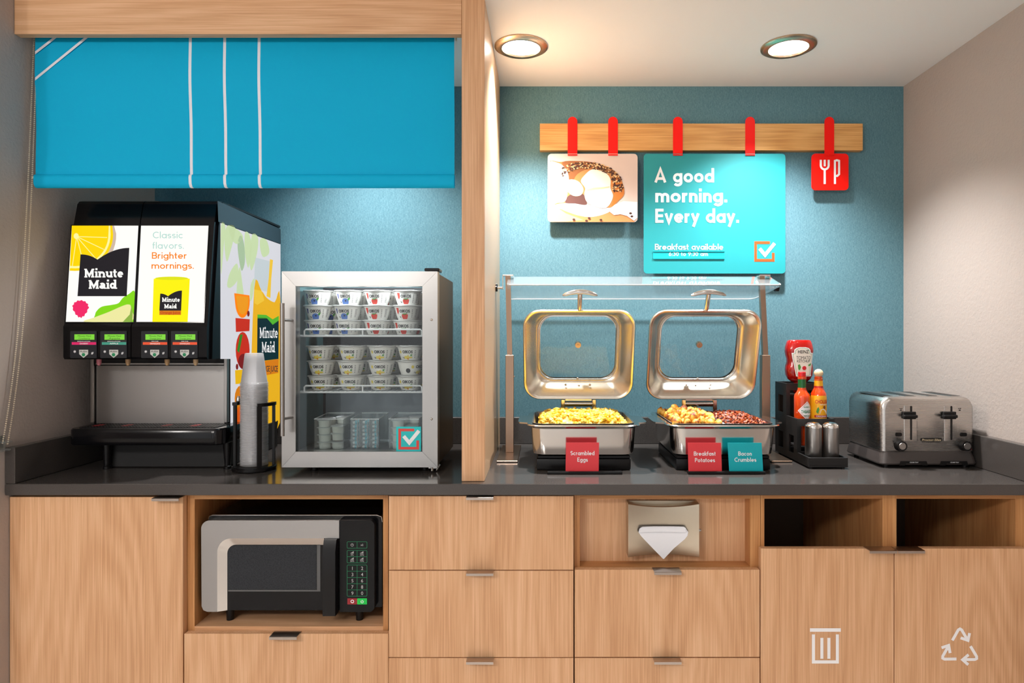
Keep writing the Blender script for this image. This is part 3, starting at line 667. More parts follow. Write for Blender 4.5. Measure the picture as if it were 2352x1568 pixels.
    for x, y in ((-1.284, 1.918), (-.930, 1.918), (-1.284, 2.32), (-.96, 2.32)):
        part('leg', MB().lathe([(1e-5, CT + .0005), (.011, CT + .0005), (.011, CT + .008), (.008, CT + .010), (.013, 1.0), (.013, 1.0095)], (x, y, 0), 16), blackP, t)
    # right side: lit art panel
    sx = XR + .0006
    def sd(px, py, l=0):
        Y = sx * F / (px - VX); return Vector((sx + .0004 * l, Y, Z_(py, Y)))
    sp = part('side_art_panel', poly_px(MB(), [(506, 512), (644, 561), (644, 966), (529, 999), (529, 824), (506, 824)], sd, 1), eSide, t, 'lit side panel with poured orange juice and stacked fruit')
    part('side_top_band', MB().poly([sd(499, 461, 2), sd(644, 526, 2), sd(644.5, 560, 2), sd(501, 509, 2)]), pm('dark_teal_band', srgb(34, 48, 56), .4), t)
    def s(pts, m, l, nm='print'): part(nm, poly_px(MB(), sm(pts) if nm in ('leaf_print', 'juice_print') else pts, sd, l), m, sp)
    for pts, m in (([(507, 518), (517, 520), (513, 570), (507, 630)], eLeaf), ([(520, 520), (540, 524), (528, 580), (520, 600), (515, 560)], eLeaf), ([(526, 522), (546, 528), (558, 545), (545, 560), (532, 550)], eLeaf),
                   ([(545, 560), (552, 540), (560, 560), (562, 600), (555, 622), (549, 600)], eLeaf2), ([(562, 535), (572, 538), (577, 570), (570, 615), (562, 580)], eLeaf), ([(578, 540), (592, 545), (590, 580), (578, 620), (573, 600)], eLeaf),
                   ([(544, 605), (546, 640), (530, 660), (521, 655), (528, 625)], eLeaf), ([(550, 613), (556, 650), (560, 690), (552, 700), (543, 680), (545, 640)], eLeaf), ([(598, 548), (612, 552), (618, 580), (604, 590), (597, 570)], eLeaf), ([(575, 655), (584, 640), (580, 680), (574, 690)], eLeaf)):
        s(pts, m, 2, 'leaf_print')
    s([(585, 591), (620, 600), (621, 672), (583, 662)], eGlassG, 2); s([(583, 663), (600, 668), (612, 684), (630, 694), (643, 685), (643, 968), (580, 983)], eJuice, 3, 'juice_print')
    s([(619, 595), (626, 597), (622, 640), (620, 684), (611, 680), (616, 640)], eJuiceL, 4); s([(583, 664), (600, 668), (606, 690), (590, 700), (583, 696)], eJuiceL, 4)
    s([(590, 722), (610, 723), (625, 733), (639, 725), (639, 736), (625, 746), (612, 731), (590, 731)], em('lit_label_green', srgb(90, 190, 50), .85), 5)
    s([(590, 728), (610, 729), (625, 744), (639, 735), (638.5, 824), (589, 830)], eBottle, 5, 'label_block')
    b = MB(); stroke_text(b, 'Minute', 594, 776, 24, .17, sd, 7, width=42, slab=True, track=.03); stroke_text(b, 'Maid', 599, 809, 24, .17, sd, 7, width=31, slab=True, track=.03); part('lettering', b, eSideW, sp)
    s([(586, 832), (639, 824), (638, 856), (586, 866)], eTag, 5); b = MB(); font_text(b, 'ORANGE JUICE', 613, 853, 14, sd, 7, width=46); part('lettering', b, eBottle, sp)
    s([(537, 673)] + [(572, 678)] + arc(556, 690, 17, 40, 0, 170, 12), eAmber, 3, 'orange_wedge_print'); s([(541, 678)] + [(569, 682)] + arc(556, 690, 13, 32, 0, 170, 12), eSegment, 4)
    s([(540, 730), (573, 733), (572, 760), (541, 762)], eRed, 3, 'apple_print'); s(arc(556.5, 804, 16, 42, 0, 360, 20)[:-1], eRed, 3, 'mango_print'); s(arc(558, 830, 12, 18, 0, 360, 16)[:-1], eMaroon, 4)
    s([(550, 768), (556, 768), (548, 810), (543, 805)], em('lit_leaf_green', srgb(60, 140, 40), .8), 5); s([(539, 850), (562, 848), (560, 880), (540, 882)], eYellow if False else em('lit_side_yellow', srgb(244, 190, 20), .85), 3); s(arc(552, 915, 14, 30, 0, 360, 16)[:-1], eTag, 3); s(arc(552, 955, 12, 24, 0, 360, 16)[:-1], em('lit_side_red_orange', srgb(226, 92, 22), .85), 3)
    b = MB()
    for p in ((569, 720), (543, 842)): poly_px(b, arc(p[0], p[1], 3, 7, 0, 360, 10)[:-1], sd, 5)
    part('berry_print', b, eMaroon, sp)
juice()

# ------------------------------------------------------------------ cup holder and stack of cups
def cups():
    cx, cy = X_(584, 1.907), 1.907
    t = thing('cup_holder', 'black plastic cup holder beside the juice dispenser', 'cup holder', (cx, cy, CT))
    part('base', MB().lathe([(1e-5, .0008), (.056, .0008), (.060, .003), (.060, .010), (.056, .013), (.050, .0135), (1e-5, .0135)], (cx, cy, CT), 40), blackP, t)
    rad = .0535
    def post(a, zt):
        x, y = cx + rad * math.cos(R(a)), cy + rad * math.sin(R(a)); c, s = math.cos(R(a)), math.sin(R(a))
        def P(u, v, z): return Vector((x + c * u - s * v, y + s * u + c * v, z))
        b = MB(); l = []
        for z in (CT + .012, zt): l.append([P(u, v, z) for u, v in ((-.0035, -.0065), (.0035, -.0065), (.0035, .0065), (-.0035, .0065))])
        b.loft(l, True, True); part('post', b, blackP, t)
    for a in (186, 128, -52, 12): post(a, CT + .190)
    for a0, a1 in ((192, 122), (-58, 18)):
        l = []
        for z, r0, r1 in ((CT + .188, .047, .060),):
            for i in range(13):
                a = R(a0 + (a1 - a0) * i / 12); c, s = math.cos(a), math.sin(a)
                l.append([Vector((cx + c * r, cy + s * r, zz)) for r, zz in ((r0, z), (r1, z), (r1, z + .009), (r0, z + .009))])
        part('top_arc', MB().loft(l, True, True), blackP, t)
    part('knob', MB().lathe([(1e-5, .017), (.003, .016), (.006, .008), (.0065, .002), (.005, 0)], (cx - .052, cy + .012, CT + .1972), 16), chrome, t, 'small chrome knob')
    nC = 56; pitch = .0043; z0 = CT + .0145
    prof = [(.0375, 0), (.0385, .0008), (.0385, .0022), (.0372, .003), (.0355, .006), (.0255, .086), (.0245, .0885), (.0225, .089), (.0215, .0875), (1e-5, .087)]
    m = MB().lathe(prof, (cx, cy, z0), 32)
    o = single('plastic_cup', m, cupM, 'clear plastic cup nested upside down in the tall stack', 'cup', 'stacked plastic cups', ang=50)
    for i in range(1, nC):
        c = copy_tree(o); c.location.z = o.location.z + i * pitch
        c.location.x += random.uniform(-.0004, .0004); c.location.y += random.uniform(-.0004, .0004)
        if i == nC - 1: c['label'] = 'topmost clear plastic cup of the upside down stack'
cups()

# ------------------------------------------------------------------ fridge
def fridge():
    X0, X1, Z0, Z1 = X_(647, 1.85), X_(1005, 1.85), Z_(1073, 1.85), Z_(623, 1.85); YD = 1.85
    t = thing('display_fridge', 'small countertop fridge with steel framed glass door', 'fridge', ((X0 + X1) / 2, 2.0, CT))
    bY0, bY1 = 1.893, 2.17; e = .022
    side = pm('fridge_side', srgb(46, 39, 36), .38)
    bx0, bx1, bz0, bz1 = X0 + .002, X1 - .001, Z0 + .004, Z1 - .004
    part('side_wall', MB().box(bx0, bY0, bz0, bx0 + e, bY1, bz1, .001), pm('liner_teal_grey', srgb(84, 118, 124), .4), t, 'teal grey side wall')
    part('side_wall', MB().box(bx1 - e, bY0, bz0, bx1, bY1, bz1, .001), side, t, 'dark metallic side wall')
    part('top_panel', MB().box(bx0 + e, bY0, bz1 - e, bx1 - e, bY1, bz1), blackP, t); part('bottom_panel', MB().box(bx0 + e, bY0, bz0, bx1 - e, bY1, bz0 + e + .012), pm('liner_grey', srgb(116, 124, 128), .5), t)
    bk = pm('liner_back_dark', srgb(72, 72, 76), .5); bkn = nd(bk, 'ShaderNodeTexNoise', i_Scale=300.0); lk(bk, coords(bk, (1, 1, 1), False), bkn.inputs['Vector']); bump(bk, bkn.outputs[0], .3, .002)
    part('back_panel', MB().box(bx0 + e, 2.125, bz0 + e + .012, bx1 - e, bY1, bz1 - e), bk, t, 'dark textured back liner')
    part('compressor_cover_lightened', MB().box(bx0 + e + .012, 2.115, bz0 + e + .0125, bx1 - e - .001, 2.1245, Z_(912, 2.11) + .02), pm('liner_painted_light', srgb(150, 160, 168), .5), t, 'blue grey lower liner, colour lightened for the light on it')  # paler colour paints in the interior light on the lower liner
    ld = bpy.data.lights.new('fridge_lamp', 'AREA'); ld.shape = 'RECTANGLE'; ld.size = .3; ld.size_y = .02; ld.energy = .8; ld.color = (.95, .98, 1)
    lo = bpy.data.objects.new('fridge_lamp', ld); col.objects.link(lo); lo.parent = t; lo.location = Vector(((X0 + X1) / 2, 1.905, bz1 - e - .004)) - ORG[t.name]; lo.rotation_euler = (R(22), 0, 0)
    # door: mitred steel frame, glass, gasket
    d = part('door_gasket', MB().box(X0 + .006, YD + .034, Z0 + .006, X0 + .03, YD + .0425, Z1 - .006).box(X1 - .03, YD + .034, Z0 + .006, X1 - .006, YD + .0425, Z1 - .006).box(X0 + .03, YD + .034, Z0 + .006, X1 - .03, YD + .0425, Z0 + .03).box(X0 + .03, YD + .034, Z1 - .03, X1 - .03, YD + .0425, Z1 - .006), blackM, t)
    ix0, ix1, iz0, iz1 = X_(679, YD), X_(970, YD), Z_(1037, YD), Z_(657, YD); g = .0003
    def rail(pts, m):
        b = MB(); b.loft([[Vector((x, YD, z)) for x, z in pts], [Vector((x, YD + .034, z)) for x, z in pts]], True, True); part('door_frame', b, m, t, 'mitred brushed steel door rail')
    rail([(X0 + g, Z1), (X1 - g, Z1), (ix1 - g, iz1), (ix0 + g, iz1)], steelH); rail([(X0 + g, Z0), (ix0 + g, iz0), (ix1 - g, iz0), (X1 - g, Z0)], steelH)
    rail([(X0, Z0 + g), (X0, Z1 - g), (ix0, iz1 - g), (ix0, iz0 + g)], steelV); rail([(X1, Z0 + g), (ix1, iz0 + g), (ix1, iz1 - g), (X1, Z1 - g)], steelV)
    gl = part('door_glass', MB().box(ix0, YD + .008, iz0, ix1, YD + .012, iz1), glassDoor, t, 'clear door glass', smooth=False)
    hx, hy = X_(648.5, 1.81), 1.81
    hz0, hz1 = Z_(1001, hy), Z_(696, hy)
    h = part('door_handle', MB().cyl((hx, hy, hz0), (hx, hy, hz1), .0062, n=20), steelV, t, 'vertical bar handle')
    for py in (735, 960):
        z = Z_(py, 1.83); part('standoff', MB().cyl((hx, hy + .004, z), (hx + .012, YD + .001, z), .0042, n=12), steelH, h)
    part('lock', MB().lathe([(1e-5, .0035), (.0035, .003), (.0045, .004), (.0085, .0045), (.0095, .003), (.0095, 0)], (0, 0, 0), 24), chrome, t)
    lock = t.children[-1]; lock.rotation_euler = (R(90), 0, 0); lc = at(826, 1058, YD); lock.data.transform(__import__('mathutils').Matrix.Translation(ORG[t.name])); lock.location = lc - ORG[t.name]
    for py in (734, 962): part('screw', MB().sphere(at(991, py, YD), .0036, 10, 6), chrome, t)
    part('top_hinge', MB().box(X_(977, 1.87), YD + .004, Z1 + .0005, X_(1011, 1.87), YD + .055, Z1 + .010, .002), blackG, t, 'black top hinge cover')
    hb = MB().box(X_(985, 1.87), YD + .01, Z0 - .006, X_(1006, 1.87), YD + .05, Z0 - .001, .001)
    hb.cyl((X_(992, 1.86), YD + .012, Z0 - .012), (X_(992, 1.86), YD + .012, Z0), .004); hb.cyl((X_(1000, 1.86), YD + .03, Z0 - .014), (X_(1008, 1.86), YD + .03, Z0 + .002), .003)
    part('bottom_hinge', hb, chrome, t)
    for x in (X_(720, 1.9), X_(975, 1.9)):
        for y in (1.908, 2.14): part('foot', MB().cyl((x, y, CT + .0005), (x, y, Z0 + .006), .011, n=18), blackP, t)
    # sticker on the glass
    mp = front(YD + .0078); st = part('door_sticker', rect_px(MB(), 910, 979.5, 967, 1037, mp, 0), pm('sticker_turquoise', srgb(20, 200, 202), .4), t, 'turquoise sticker with white tick')
    check_logo(st, 915, 984, 962.5, 1032, mp, pm('sticker_red', srgb(226, 70, 60), .4), 1)
    # wire shelves
    wire = pm('white_wire', srgb(236, 240, 242), .3); sh = []
    for py, pr_ in ((770, 757), (899, 886)):
        ys = 1.902; zs = Z_(py, ys); zr = zs + .017; xa, xb = bx0 + e + .004, bx1 - e - .004
        s_ = part('wire_shelf', MB().cyl((xa, ys, zs - .0018), (xb, ys, zs - .0018), .0028, n=8).cyl((xa, 2.11, zs - .0018), (xb, 2.11, zs - .0018), .002, n=8), wire, t, 'white wire shelf')
        b = MB()
        for i in range(27):
            x = xa + .004 + (xb - xa - .008) * i / 26; b.cyl((x, ys, zs + .0006), (x, 2.11, zs + .0006), .0012, n=6)
        part('wires', b, wire, s_)
        xm = X_(833, ys); xe = X_(699, ys); xf = X_(969, ys)
        part('front_rail', MB().tube([(xe, ys, zs), (xe, ys, zr - .004), (xe + .004, ys, zr), (xf - .004, ys, zr), (xf, ys, zr - .004), (xf, ys, zs)], .0025, 8).cyl((xm, ys, zs), (xm, ys, zr), .0024, n=8), wire, s_)
        sh.append(zs + .002)
    return sh, (bx0 + e, bx1 - e, bz0 + e + .012)
shelfZ, fin = fridge()

# ------------------------------------------------------------------ yogurt cups
yWhite = pm('yogurt_white', srgb(238, 237, 232), .4); yFoil = pm('yogurt_foil', srgb(206, 206, 204), .35, .25); yInk = pm('yogurt_ink', srgb(34, 34, 38), .5)
yBlue = pm('yogurt_blueberry', srgb(84, 122, 196), .5); yLeaf = pm('yogurt_leaf', srgb(70, 150, 60), .5); yRed = pm('yogurt_strawberry', srgb(212, 58, 44), .5)
yYel = pm('yogurt_vanilla', srgb(236, 214, 92), .5); yNavy = pm('yogurt_navy', srgb(70, 80, 150), .5); yGrey = pm('yogurt_grey', srgb(150, 150, 150), .5)
YH = .0425
YPR = ((0, .0275), (.12, .0292), (.3, .0322), (.5, .0346), (.68, .0362), (.80, .0374), (.88, .0390), (1.0, .0416))
def yr(z):
    t = max(0, min(1, z / YH))
    for (a, ra), (b, rb) in zip(YPR, YPR[1:]):
        if t <= b: return ra + (rb - ra) * (t - a) / (b - a)
    return YPR[-1][1]
def cone(rot=0.0):
    def mp(px, py, l=0):                # px: arc length in mm from the front, py: height in mm (up is negative)
        z = -py / 1000; r = yr(z) + .0002 * l + .0002; a = -math.pi / 2 + px / 1000 / .0345 + rot
        return Vector((r * math.cos(a), r * math.sin(a), z))
    return mp
def yogurt(kind, label, rot=0.0):
    t = thing('yogurt_cup', label, 'yogurt', (0, 0, 0), 'yogurt cups in the fridge')
    prof = [(1e-5, .0005), (.025, .0005)] + [(yr(YH * i / 16), YH * i / 16 + .0006) for i in range(17)]
    part('cup', MB().lathe(prof, (0, 0, 0), 36), yWhite, t, ang=60)
    loops = []
    for z, r in ((YH - .0032, .0415), (YH - .0016, .0438), (YH, .0438), (YH + .0006, .042)):
        loops.append([Vector((r * (1 + .012 * math.sin(a * 7 + rot * 3)) * math.cos(a), r * (1 + .012 * math.sin(a * 7 + rot * 3)) * math.sin(a), z + .0006 * math.sin(a * 5 + 1) * (1 if i > 0 else 0))) for i, a in enumerate([2 * math.pi * q / 48 for q in range(48)])])
    part('lid', MB().loft(loops, True, True), yFoil, t, ang=50)
    mp = cone(rot); m = mp
    b = MB(); font_text(b, 'OIKOS', 0, -21.5, 8.5, mp, 3, width=30, bold=.035); font_text(b, '9g' if kind != 'vanilla' else '11g', -15.5, -6.5, 4.2, mp, 3, bold=.03); part('lettering', b, yInk, t)
    g = MB()
    for i in range(9): rect_px(g, 33 + (i % 3) * .1, -31 + i * 2.7, 41 - (i * 37 % 5) * .6, -31 + i * 2.7 + 1.2, mp, 1)
    for i in range(5): rect_px(g, 21, -30 + i * 5, 24, -30 + i * 5 + 2.6, mp, 1)
    rect_px(g, -14, -35.2, 14, -34.4, mp, 1)
    part('small_print', g, yGrey, t)
    if kind == 'blueberry':
        part('fruit_print', fill(MB(), list(arc(0, -9.5, 11, 9.5, 0, -180, 16) + [(-10, -2.2), (10, -2.2)]), mp, 1), yBlue, t)
        part('leaf_print', fill(MB(), list(((9, -20), (16, -21), (12, -13), (8, -13))), mp, 4), yLeaf, t)
        part('calyx_print', fill(MB(), list(arc(1.5, -12, 2.6, 2.4, 0, 360, 6)[:-1]), mp, 3), yInk, t)
        part('berry_print', fill(MB(), list(((-27, -34), (-21, -32), (-22, -20), (-26, -18))), mp, 1), yNavy, t)
    elif kind == 'strawberry':
        part('fruit_print', fill(MB(), list(((-9, -15), (-4, -18), (4, -18), (10, -15), (9.5, -8), (7, -2.2), (-7, -2.2), (-10, -9))), mp, 1), yRed, t)
        part('leaf_print', fill(MB(), list(((-8, -17.5), (-2, -15), (2, -15), (8, -19), (9, -21), (4, -18.5), (-2, -18.5))), mp, 4), yLeaf, t)
        part('berry_print', fill(MB(), list(((-27, -35), (-18, -35), (-18, -24), (-23, -16), (-26, -22))), mp, 1), yRed, t)
    else:
        f = MB()
        for c, r_, s_ in ((-6, 6.5, 6), (1, 3.2, 9.5), (7, 8.5, 3.4)): fill(f, arc(c, -9, r_, s_ * .8, 0, 360, 12)[:-1], mp, 1)
        fill(f, arc(-24, -25, 4, 5, 0, 360, 10)[:-1], mp, 1); part('fruit_print', f, yYel, t)
        part('leaf_print', fill(MB(), list(((8, -17), (14, -19), (13, -13), (9, -13))), mp, 3), yLeaf, t)
        part('stamen_print', fill(MB(), list(arc(0, -5, 3, 2.2, 0, 360, 8)[:-1]), mp, 3), pm('yogurt_orange', srgb(222, 120, 40), .5), t)
    if rot:
        part('seal_print', fill(MB(), arc(-5, -14, 7, 7, 0, 360, 18)[:-1], cone(0), 2), yInk, t, 'black round seal')
    return t
protos = {}
colname = ['first column from the handle', 'second column from the handle', 'third column from the handle', 'column nearest the hinge']
lev = ['bottom', 'middle', 'top']
YC = 1.952
for s_i, (zs, cxs, sn) in enumerate(((shelfZ[0], (732, 801, 868, 935), 'upper'), (shelfZ[1], (739, 808, 877, 944), 'lower'))):
    for c_i, px in enumerate(cxs):
        kind = ('blueberry', 'blueberry', 'strawberry', 'strawberry')[c_i] if s_i == 0 else 'vanilla'
        for l_i in range(3):
            turned = (s_i == 1 and c_i == 3 and l_i == 1); key = (kind, turned)
            lab = ('turned ' if turned else '') + '%s yogurt cup, %s fridge shelf, %s of the %s' % (kind, sn, lev[l_i], colname[c_i])
            if key not in protos: o = protos[key] = yogurt(kind, lab, .95 if turned else 0.0)
            else: o = copy_tree(protos[key]); o['label'] = lab
            o.location = (X_(px, YC) + random.uniform(-.0015, .0015), YC + random.uniform(-.002, .002), zs + l_i * (YH + .0014))
            o.rotation_euler = (0, 0, random.uniform(-.1, .12))
            o2 = copy_tree(protos[(kind, False)]) if (kind, False) in protos else None
            if o2:
                o2['label'] = '%s yogurt cup in the shaded back row of the %s fridge shelf' % (kind, sn); o2['group'] = 'back row %s yogurts %s shelf' % (kind, sn)
                o2.location = (X_(px, YC) + .008 + random.uniform(-.002, .002), YC + .0895, zs + l_i * (YH + .0014)); o2.rotation_euler = (0, 0, random.uniform(-.3, .3))

# ------------------------------------------------------------------ bins of creamers in the fridge
def fridge_bin(px0, px1, label):
    y0, y1 = 1.905, 2.02; x0, x1 = X_(px0, y0), X_(px1, y0); z0 = fin[2] + .0006; h = Z_(962, y0) - z0; e = .0018
    t = thing('acrylic_bin', label, 'bin', ((x0 + x1) / 2, (y0 + y1) / 2, z0), 'clear bins on the fridge floor')
    part('bottom', MB().box(x0, y0, z0, x1, y1, z0 + e), acrylic, t, smooth=False)
    part('front_wall', MB().box(x0, y0, z0 + e, x1, y0 + e, z0 + h), acrylic, t, smooth=False); part('back_wall', MB().box(x0, y1 - e, z0 + e, x1, y1, z0 + h + .008), acrylic, t, smooth=False)
    part('side_wall', MB().box(x0, y0 + e, z0 + e, x0 + e, y1 - e, z0 + h), acrylic, t, smooth=False); part('side_wall', MB().box(x1 - e, y0 + e, z0 + e, x1, y1 - e, z0 + h), acrylic, t, smooth=False)
    part('rim', MB().tube([(x0, y0, z0 + h), (x1, y0, z0 + h), (x1, y1, z0 + h + .004), (x0, y1, z0 + h + .004)], .0012, 6, True), edgeGlow, t)
    return x0 + e, x1 - e, y0 + e, y1 - e, z0 + e
tubW = pm('tub_white', srgb(232, 232, 226), .4)
def tub(label, group):
    t = thing('spread_tub', label, 'tub', (0, 0, 0), group)
    part('cup', MB().lathe([(1e-5, 0), (.0165, 0), (.0185, .018), (.0188, .019)], (0, 0, 0), 20), tubW, t)
    lid = [Vector((x, y, 0)) for x, y in rr(-.0205, -.0205, .0205, .0205, .011, 5)]
    part('lid', MB().loft([[p + Vector((0, 0, .0191)) for p in lid], [p + Vector((0, 0, .0205)) for p in lid]], True, True), pm('tub_lid', srgb(216, 220, 224), .3), t)
    return t
tp = None
for px0, px1, lb, gl in ((722, 789, 'clear acrylic bin of white spread tubs near the fridge handle', 'white spread tub in the bin nearest the fridge handle'), (893, 962, 'clear acrylic bin of white spread tubs behind the turquoise sticker', 'white spread tub in the bin behind the turquoise sticker')):
    x0, x1, y0, y1, z0 = fridge_bin(px0, px1, lb)
    for r_ in range(2):
        for l_i in range(4):
            for c_i in range(2):
                if l_i == 3 and r_ == 0 and c_i == 1: continue
                g = gl[0:0] + gl
                if tp is None: o = tp = tub(g, g)
                else: o = copy_tree(tp); o['label'] = g; o['group'] = g
                o.location = (x0 + .0205 + c_i * (x1 - x0 - .041) + random.uniform(0, .001) * (1 - 2 * c_i), y0 + .023 + r_ * .045, z0 + .0005 + l_i * .0212 + c_i * .004 * (l_i > 0)); o.rotation_euler = (0, 0, random.uniform(-.05, .05))
x0, x1, y0, y1, z0 = fridge_bin(805, 870, 'clear acrylic bin of teal banded creamers in the fridge middle')
crT = pm('creamer_teal', srgb(20, 160, 182), .4); crS = pm('creamer_silver', srgb(196, 200, 202), .35, .2)
cp = None; g = 'teal and silver creamer pot lying in the middle fridge bin'
for r_ in range(2):
    for l_i in range(7):
        for c_i in range(3):
            if cp is None:
                cp = o = thing('creamer_pot', g, 'creamer', (0, 0, 0), g)
                part('pot', MB().lathe([(1e-5, -.0085), (.0042, -.0085), (.0056, .004), (.0056, .0042)], (0, 0, 0), 14), crS, o)
                part('band', MB().lathe([(.0053, -.002), (.0060, .0042)], (0, 0, 0), 14), crT, o); part('lid', MB().lathe([(.0068, .0043), (.0068, .0052), (1e-5, .0055)], (0, 0, 0), 14), pm('creamer_lid', srgb(214, 220, 224), .3), o)
            else: o = copy_tree(cp)
            o.location = (x0 + .0105 + c_i * (x1 - x0 - .021) / 2, y0 + .010 + r_ * .026, z0 + .0072 + l_i * .0118); o.rotation_euler = (0, R(90) + random.uniform(-.12, .12), random.uniform(-.2, .2))

# ------------------------------------------------------------------ sign rail and hanging signs
def signs():
    ya, yb = 2.358, 2.3845
    b = single('sign_rail', MB().box(X_(1240, ya), ya, Z_(345, ya), X_(1982, ya), yb, Z_(283.5, ya), .0008), oakRail, 'pale oak board fixed to the teal wall holding the signs', 'board')
    def strap(parent, px, py1=357, bag=False):
        yf = ya - .0022; x0, x1 = X_(px - 11, yf), X_(px + 11, yf); zt, zb = Z_(268, yf), Z_(py1 - 4, yf); rad = (x1 - x0) / 2
        pts = [(x0, zb), (x1, zb)] + [(x0 + rad + rad * math.cos(R(a)), zt - rad + rad * math.sin(R(a))) for a in range(0, 181, 15)]
        m = MB(); m.exy(pts, yf, yf + .0016)
        # tab gripping the sign edge
        zz = Z_(py1, yf - .008); x0, x1 = X_(px - 11, yf - .006), X_(px + 11, yf - .006)
        m.exx([(yf, zb + .001), (yf - .0078, zz + .003), (yf - .0078, zz), (yf - .0068, zz), (yf - .0066, zz + .002), (yf, zb - .001)], x0, x1)
        part('hook_strap', m, redM, parent, 'red hook strap')
    def board(name, label, cat, px0, py0, px1, py1, rpx, mat, straps):
        y0 = ya - .0068; x0, x1, z0, z1 = X_(px0, y0), X_(px1, y0), Z_(py1, y0), Z_(py0, y0); r = rpx * y0 / F
        t = thing(name, label, cat, ((x0 + x1) / 2, y0, z0)); pts = rr(x0, z0, x1, z1, r, 6)
        part('board', MB().exy(pts, y0, y0 + .004), mat, t); 
        for s in straps: strap(t, s)
        return t, front(y0 - .0002), y0
    # bagel picture
    cream = pm('photo_cream', srgb(226, 206, 196), .4)
    t, mp, _ = board('picture_sign', 'hanging photo board of a cut seeded bagel on a plate', 'sign', 1258, 353, 1464.5, 510, 9, cream, (1315, 1408))
    def p(pts, c, l, nm):
        q = sm(pts) if nm in ('crumb_print', 'plate_print', 'shadow_print', 'crust_print') else pts
        part(nm, poly_px(MB(), [(max(1258.8, min(1463.8, a)), b_) for a, b_ in q], mp, l), pm('photo_%02x%02x%02x' % c, srgb(*c), .4), t)
    p([(1258.5, 482), (1300, 478), (1400, 478), (1464, 470), (1464, 501), (1456, 509.5), (1266, 509.5), (1258.5, 501)], (216, 142, 88), 1, 'table_print')
    p([(1258.5, 482), (1284, 479), (1300, 490), (1340, 505), (1300, 509), (1266, 509.5), (1258.5, 501)], (226, 168, 134), 1.5, 'table_print')
    p([(1258.5, 466), (1300, 462), (1350, 470), (1405, 478), (1392, 490), (1360, 498), (1330, 495), (1300, 485), (1284, 479), (1258.5, 481)], (236, 232, 240), 2, 'plate_print')
    p([(1258.5, 376), (1285, 372), (1320, 371), (1360, 373), (1395, 383), (1418, 398), (1430, 420), (1434, 445), (1420, 462), (1400, 477), (1370, 470), (1340, 450), (1320, 465), (1296, 466), (1258.5, 462)], (196, 134, 76), 3, 'crust_print')
    p([(1298, 465), (1308, 448), (1335, 444), (1345, 455), (1346, 470), (1320, 467)], (96, 62, 56), 4, 'shadow_print')
    p([(1292, 372), (1330, 370), (1366, 374), (1392, 386), (1404, 398), (1380, 392), (1352, 388), (1326, 400), (1312, 420), (1300, 392)], (150, 92, 48), 3.5, 'crust_print')
    p([(1404, 416), (1420, 408), (1431, 430), (1432, 448), (1418, 462), (1404, 474), (1410, 450)], (206, 122, 50), 3.5, 'crust_print')
    p([(1258.5, 378), (1280, 374), (1296, 384), (1306, 405), (1304, 440), (1298, 462), (1280, 466), (1258.5, 466)], (250, 240, 226), 4.5, 'crumb_print')
    p([(1296, 420), (1312, 412), (1330, 418), (1340, 434), (1334, 448), (1318, 450), (1304, 440)], (246, 226, 196), 5, 'crumb_print')
    p([(1345, 400), (1358, 390), (1374, 390), (1392, 398), (1402, 412), (1402, 432), (1408, 450), (1400, 470), (1388, 478), (1366, 474), (1348, 464), (1342, 446), (1344, 432), (1334, 416)], (248, 236, 220), 5.5, 'crumb_print')
    p([(1346, 436), (1364, 431), (1384, 430), (1400, 428), (1400, 431), (1384, 434), (1366, 436), (1350, 439)], (226, 200, 160), 6, 'crumb_line_print')
    p([(1396, 483), (1412, 470), (1432, 462), (1464, 464), (1464, 500), (1456, 507), (1440, 496), (1425, 492), (1410, 494)], (244, 236, 236), 6, 'napkin_print')
    rnd = random.Random(3); seeds = MB(); light = MB()
    for i in range(420):
        u = rnd.random(); a = R(180 - 195 * u); ring = rnd.uniform(.74, 1.0)
        x = 1345 + 86 * math.cos(a) * ring; y = 428 - 56 * math.sin(a) * ring
        if x < 1290 and y > 380: continue
        if 1340 < x < 1404 and 398 < y: continue
        q = [(x + rnd.uniform(1.2, 3.0) * math.cos(R(k * 60 + rnd.uniform(-20, 20))), y + rnd.uniform(.9, 2.2) * math.sin(R(k * 60 + rnd.uniform(-20, 20)))) for k in range(6)]
        poly_px(seeds if rnd.random() < .68 else light, q, mp, 7 + i * .0016)
    for x, y in ((1318, 504), (1353, 501), (1380, 505), (1347, 507), (1448, 490), (1451, 497)): poly_px(seeds, arc(x, y, 3.4, 2.4, 0, 360, 7)[:-1], mp, 7.8)
    part('seed_print', seeds, pm('photo_seed', srgb(70, 36, 22), .5), t, kind='stuff'); part('seed_print', light, pm('photo_seed_light', srgb(232, 196, 140), .5), t, kind='stuff')
    # turquoise sign
    t, mp, y0 = board('message_sign', 'large turquoise hanging sign with white breakfast greeting', 'sign', 1478.5, 353, 1804, 628, 8, tealSign, (1557, 1723))
    for tx, x_, y_, w_ in (('A good', 1503, 419, 137), ('morning.', 1505, 464.5, 165), ('Every day.', 1505, 511.5, 192)):
        b = MB(); stroke_text(b, tx, x_, y_, 32, .19, mp, 2, width=w_, track=.09); part('greeting_lettering', b, white, t)
    b = MB(); stroke_text(b, 'Breakfast available', 1504, 573.5, 13.5, .155, mp, 2, width=157, track=.1); part('hours_lettering', b, white, t)
    h = part('hours_holder', MB().box(X_(1500, y0), y0 - .004, Z_(595, y0), X_(1664, y0), y0 - .0003, Z_(590, y0), .0005).box(X_(1500, y0), y0 - .004, Z_(578, y0), X_(1664, y0), y0 - .0003, Z_(576, y0), .0003).box(X_(1500, y0), y0 - .0012, Z_(590, y0), X_(1664, y0), y0 - .0003, Z_(578, y0)), pm('turquoise_holder', srgb(24, 180, 192), .3), t, 'slot holding the opening hours strip')
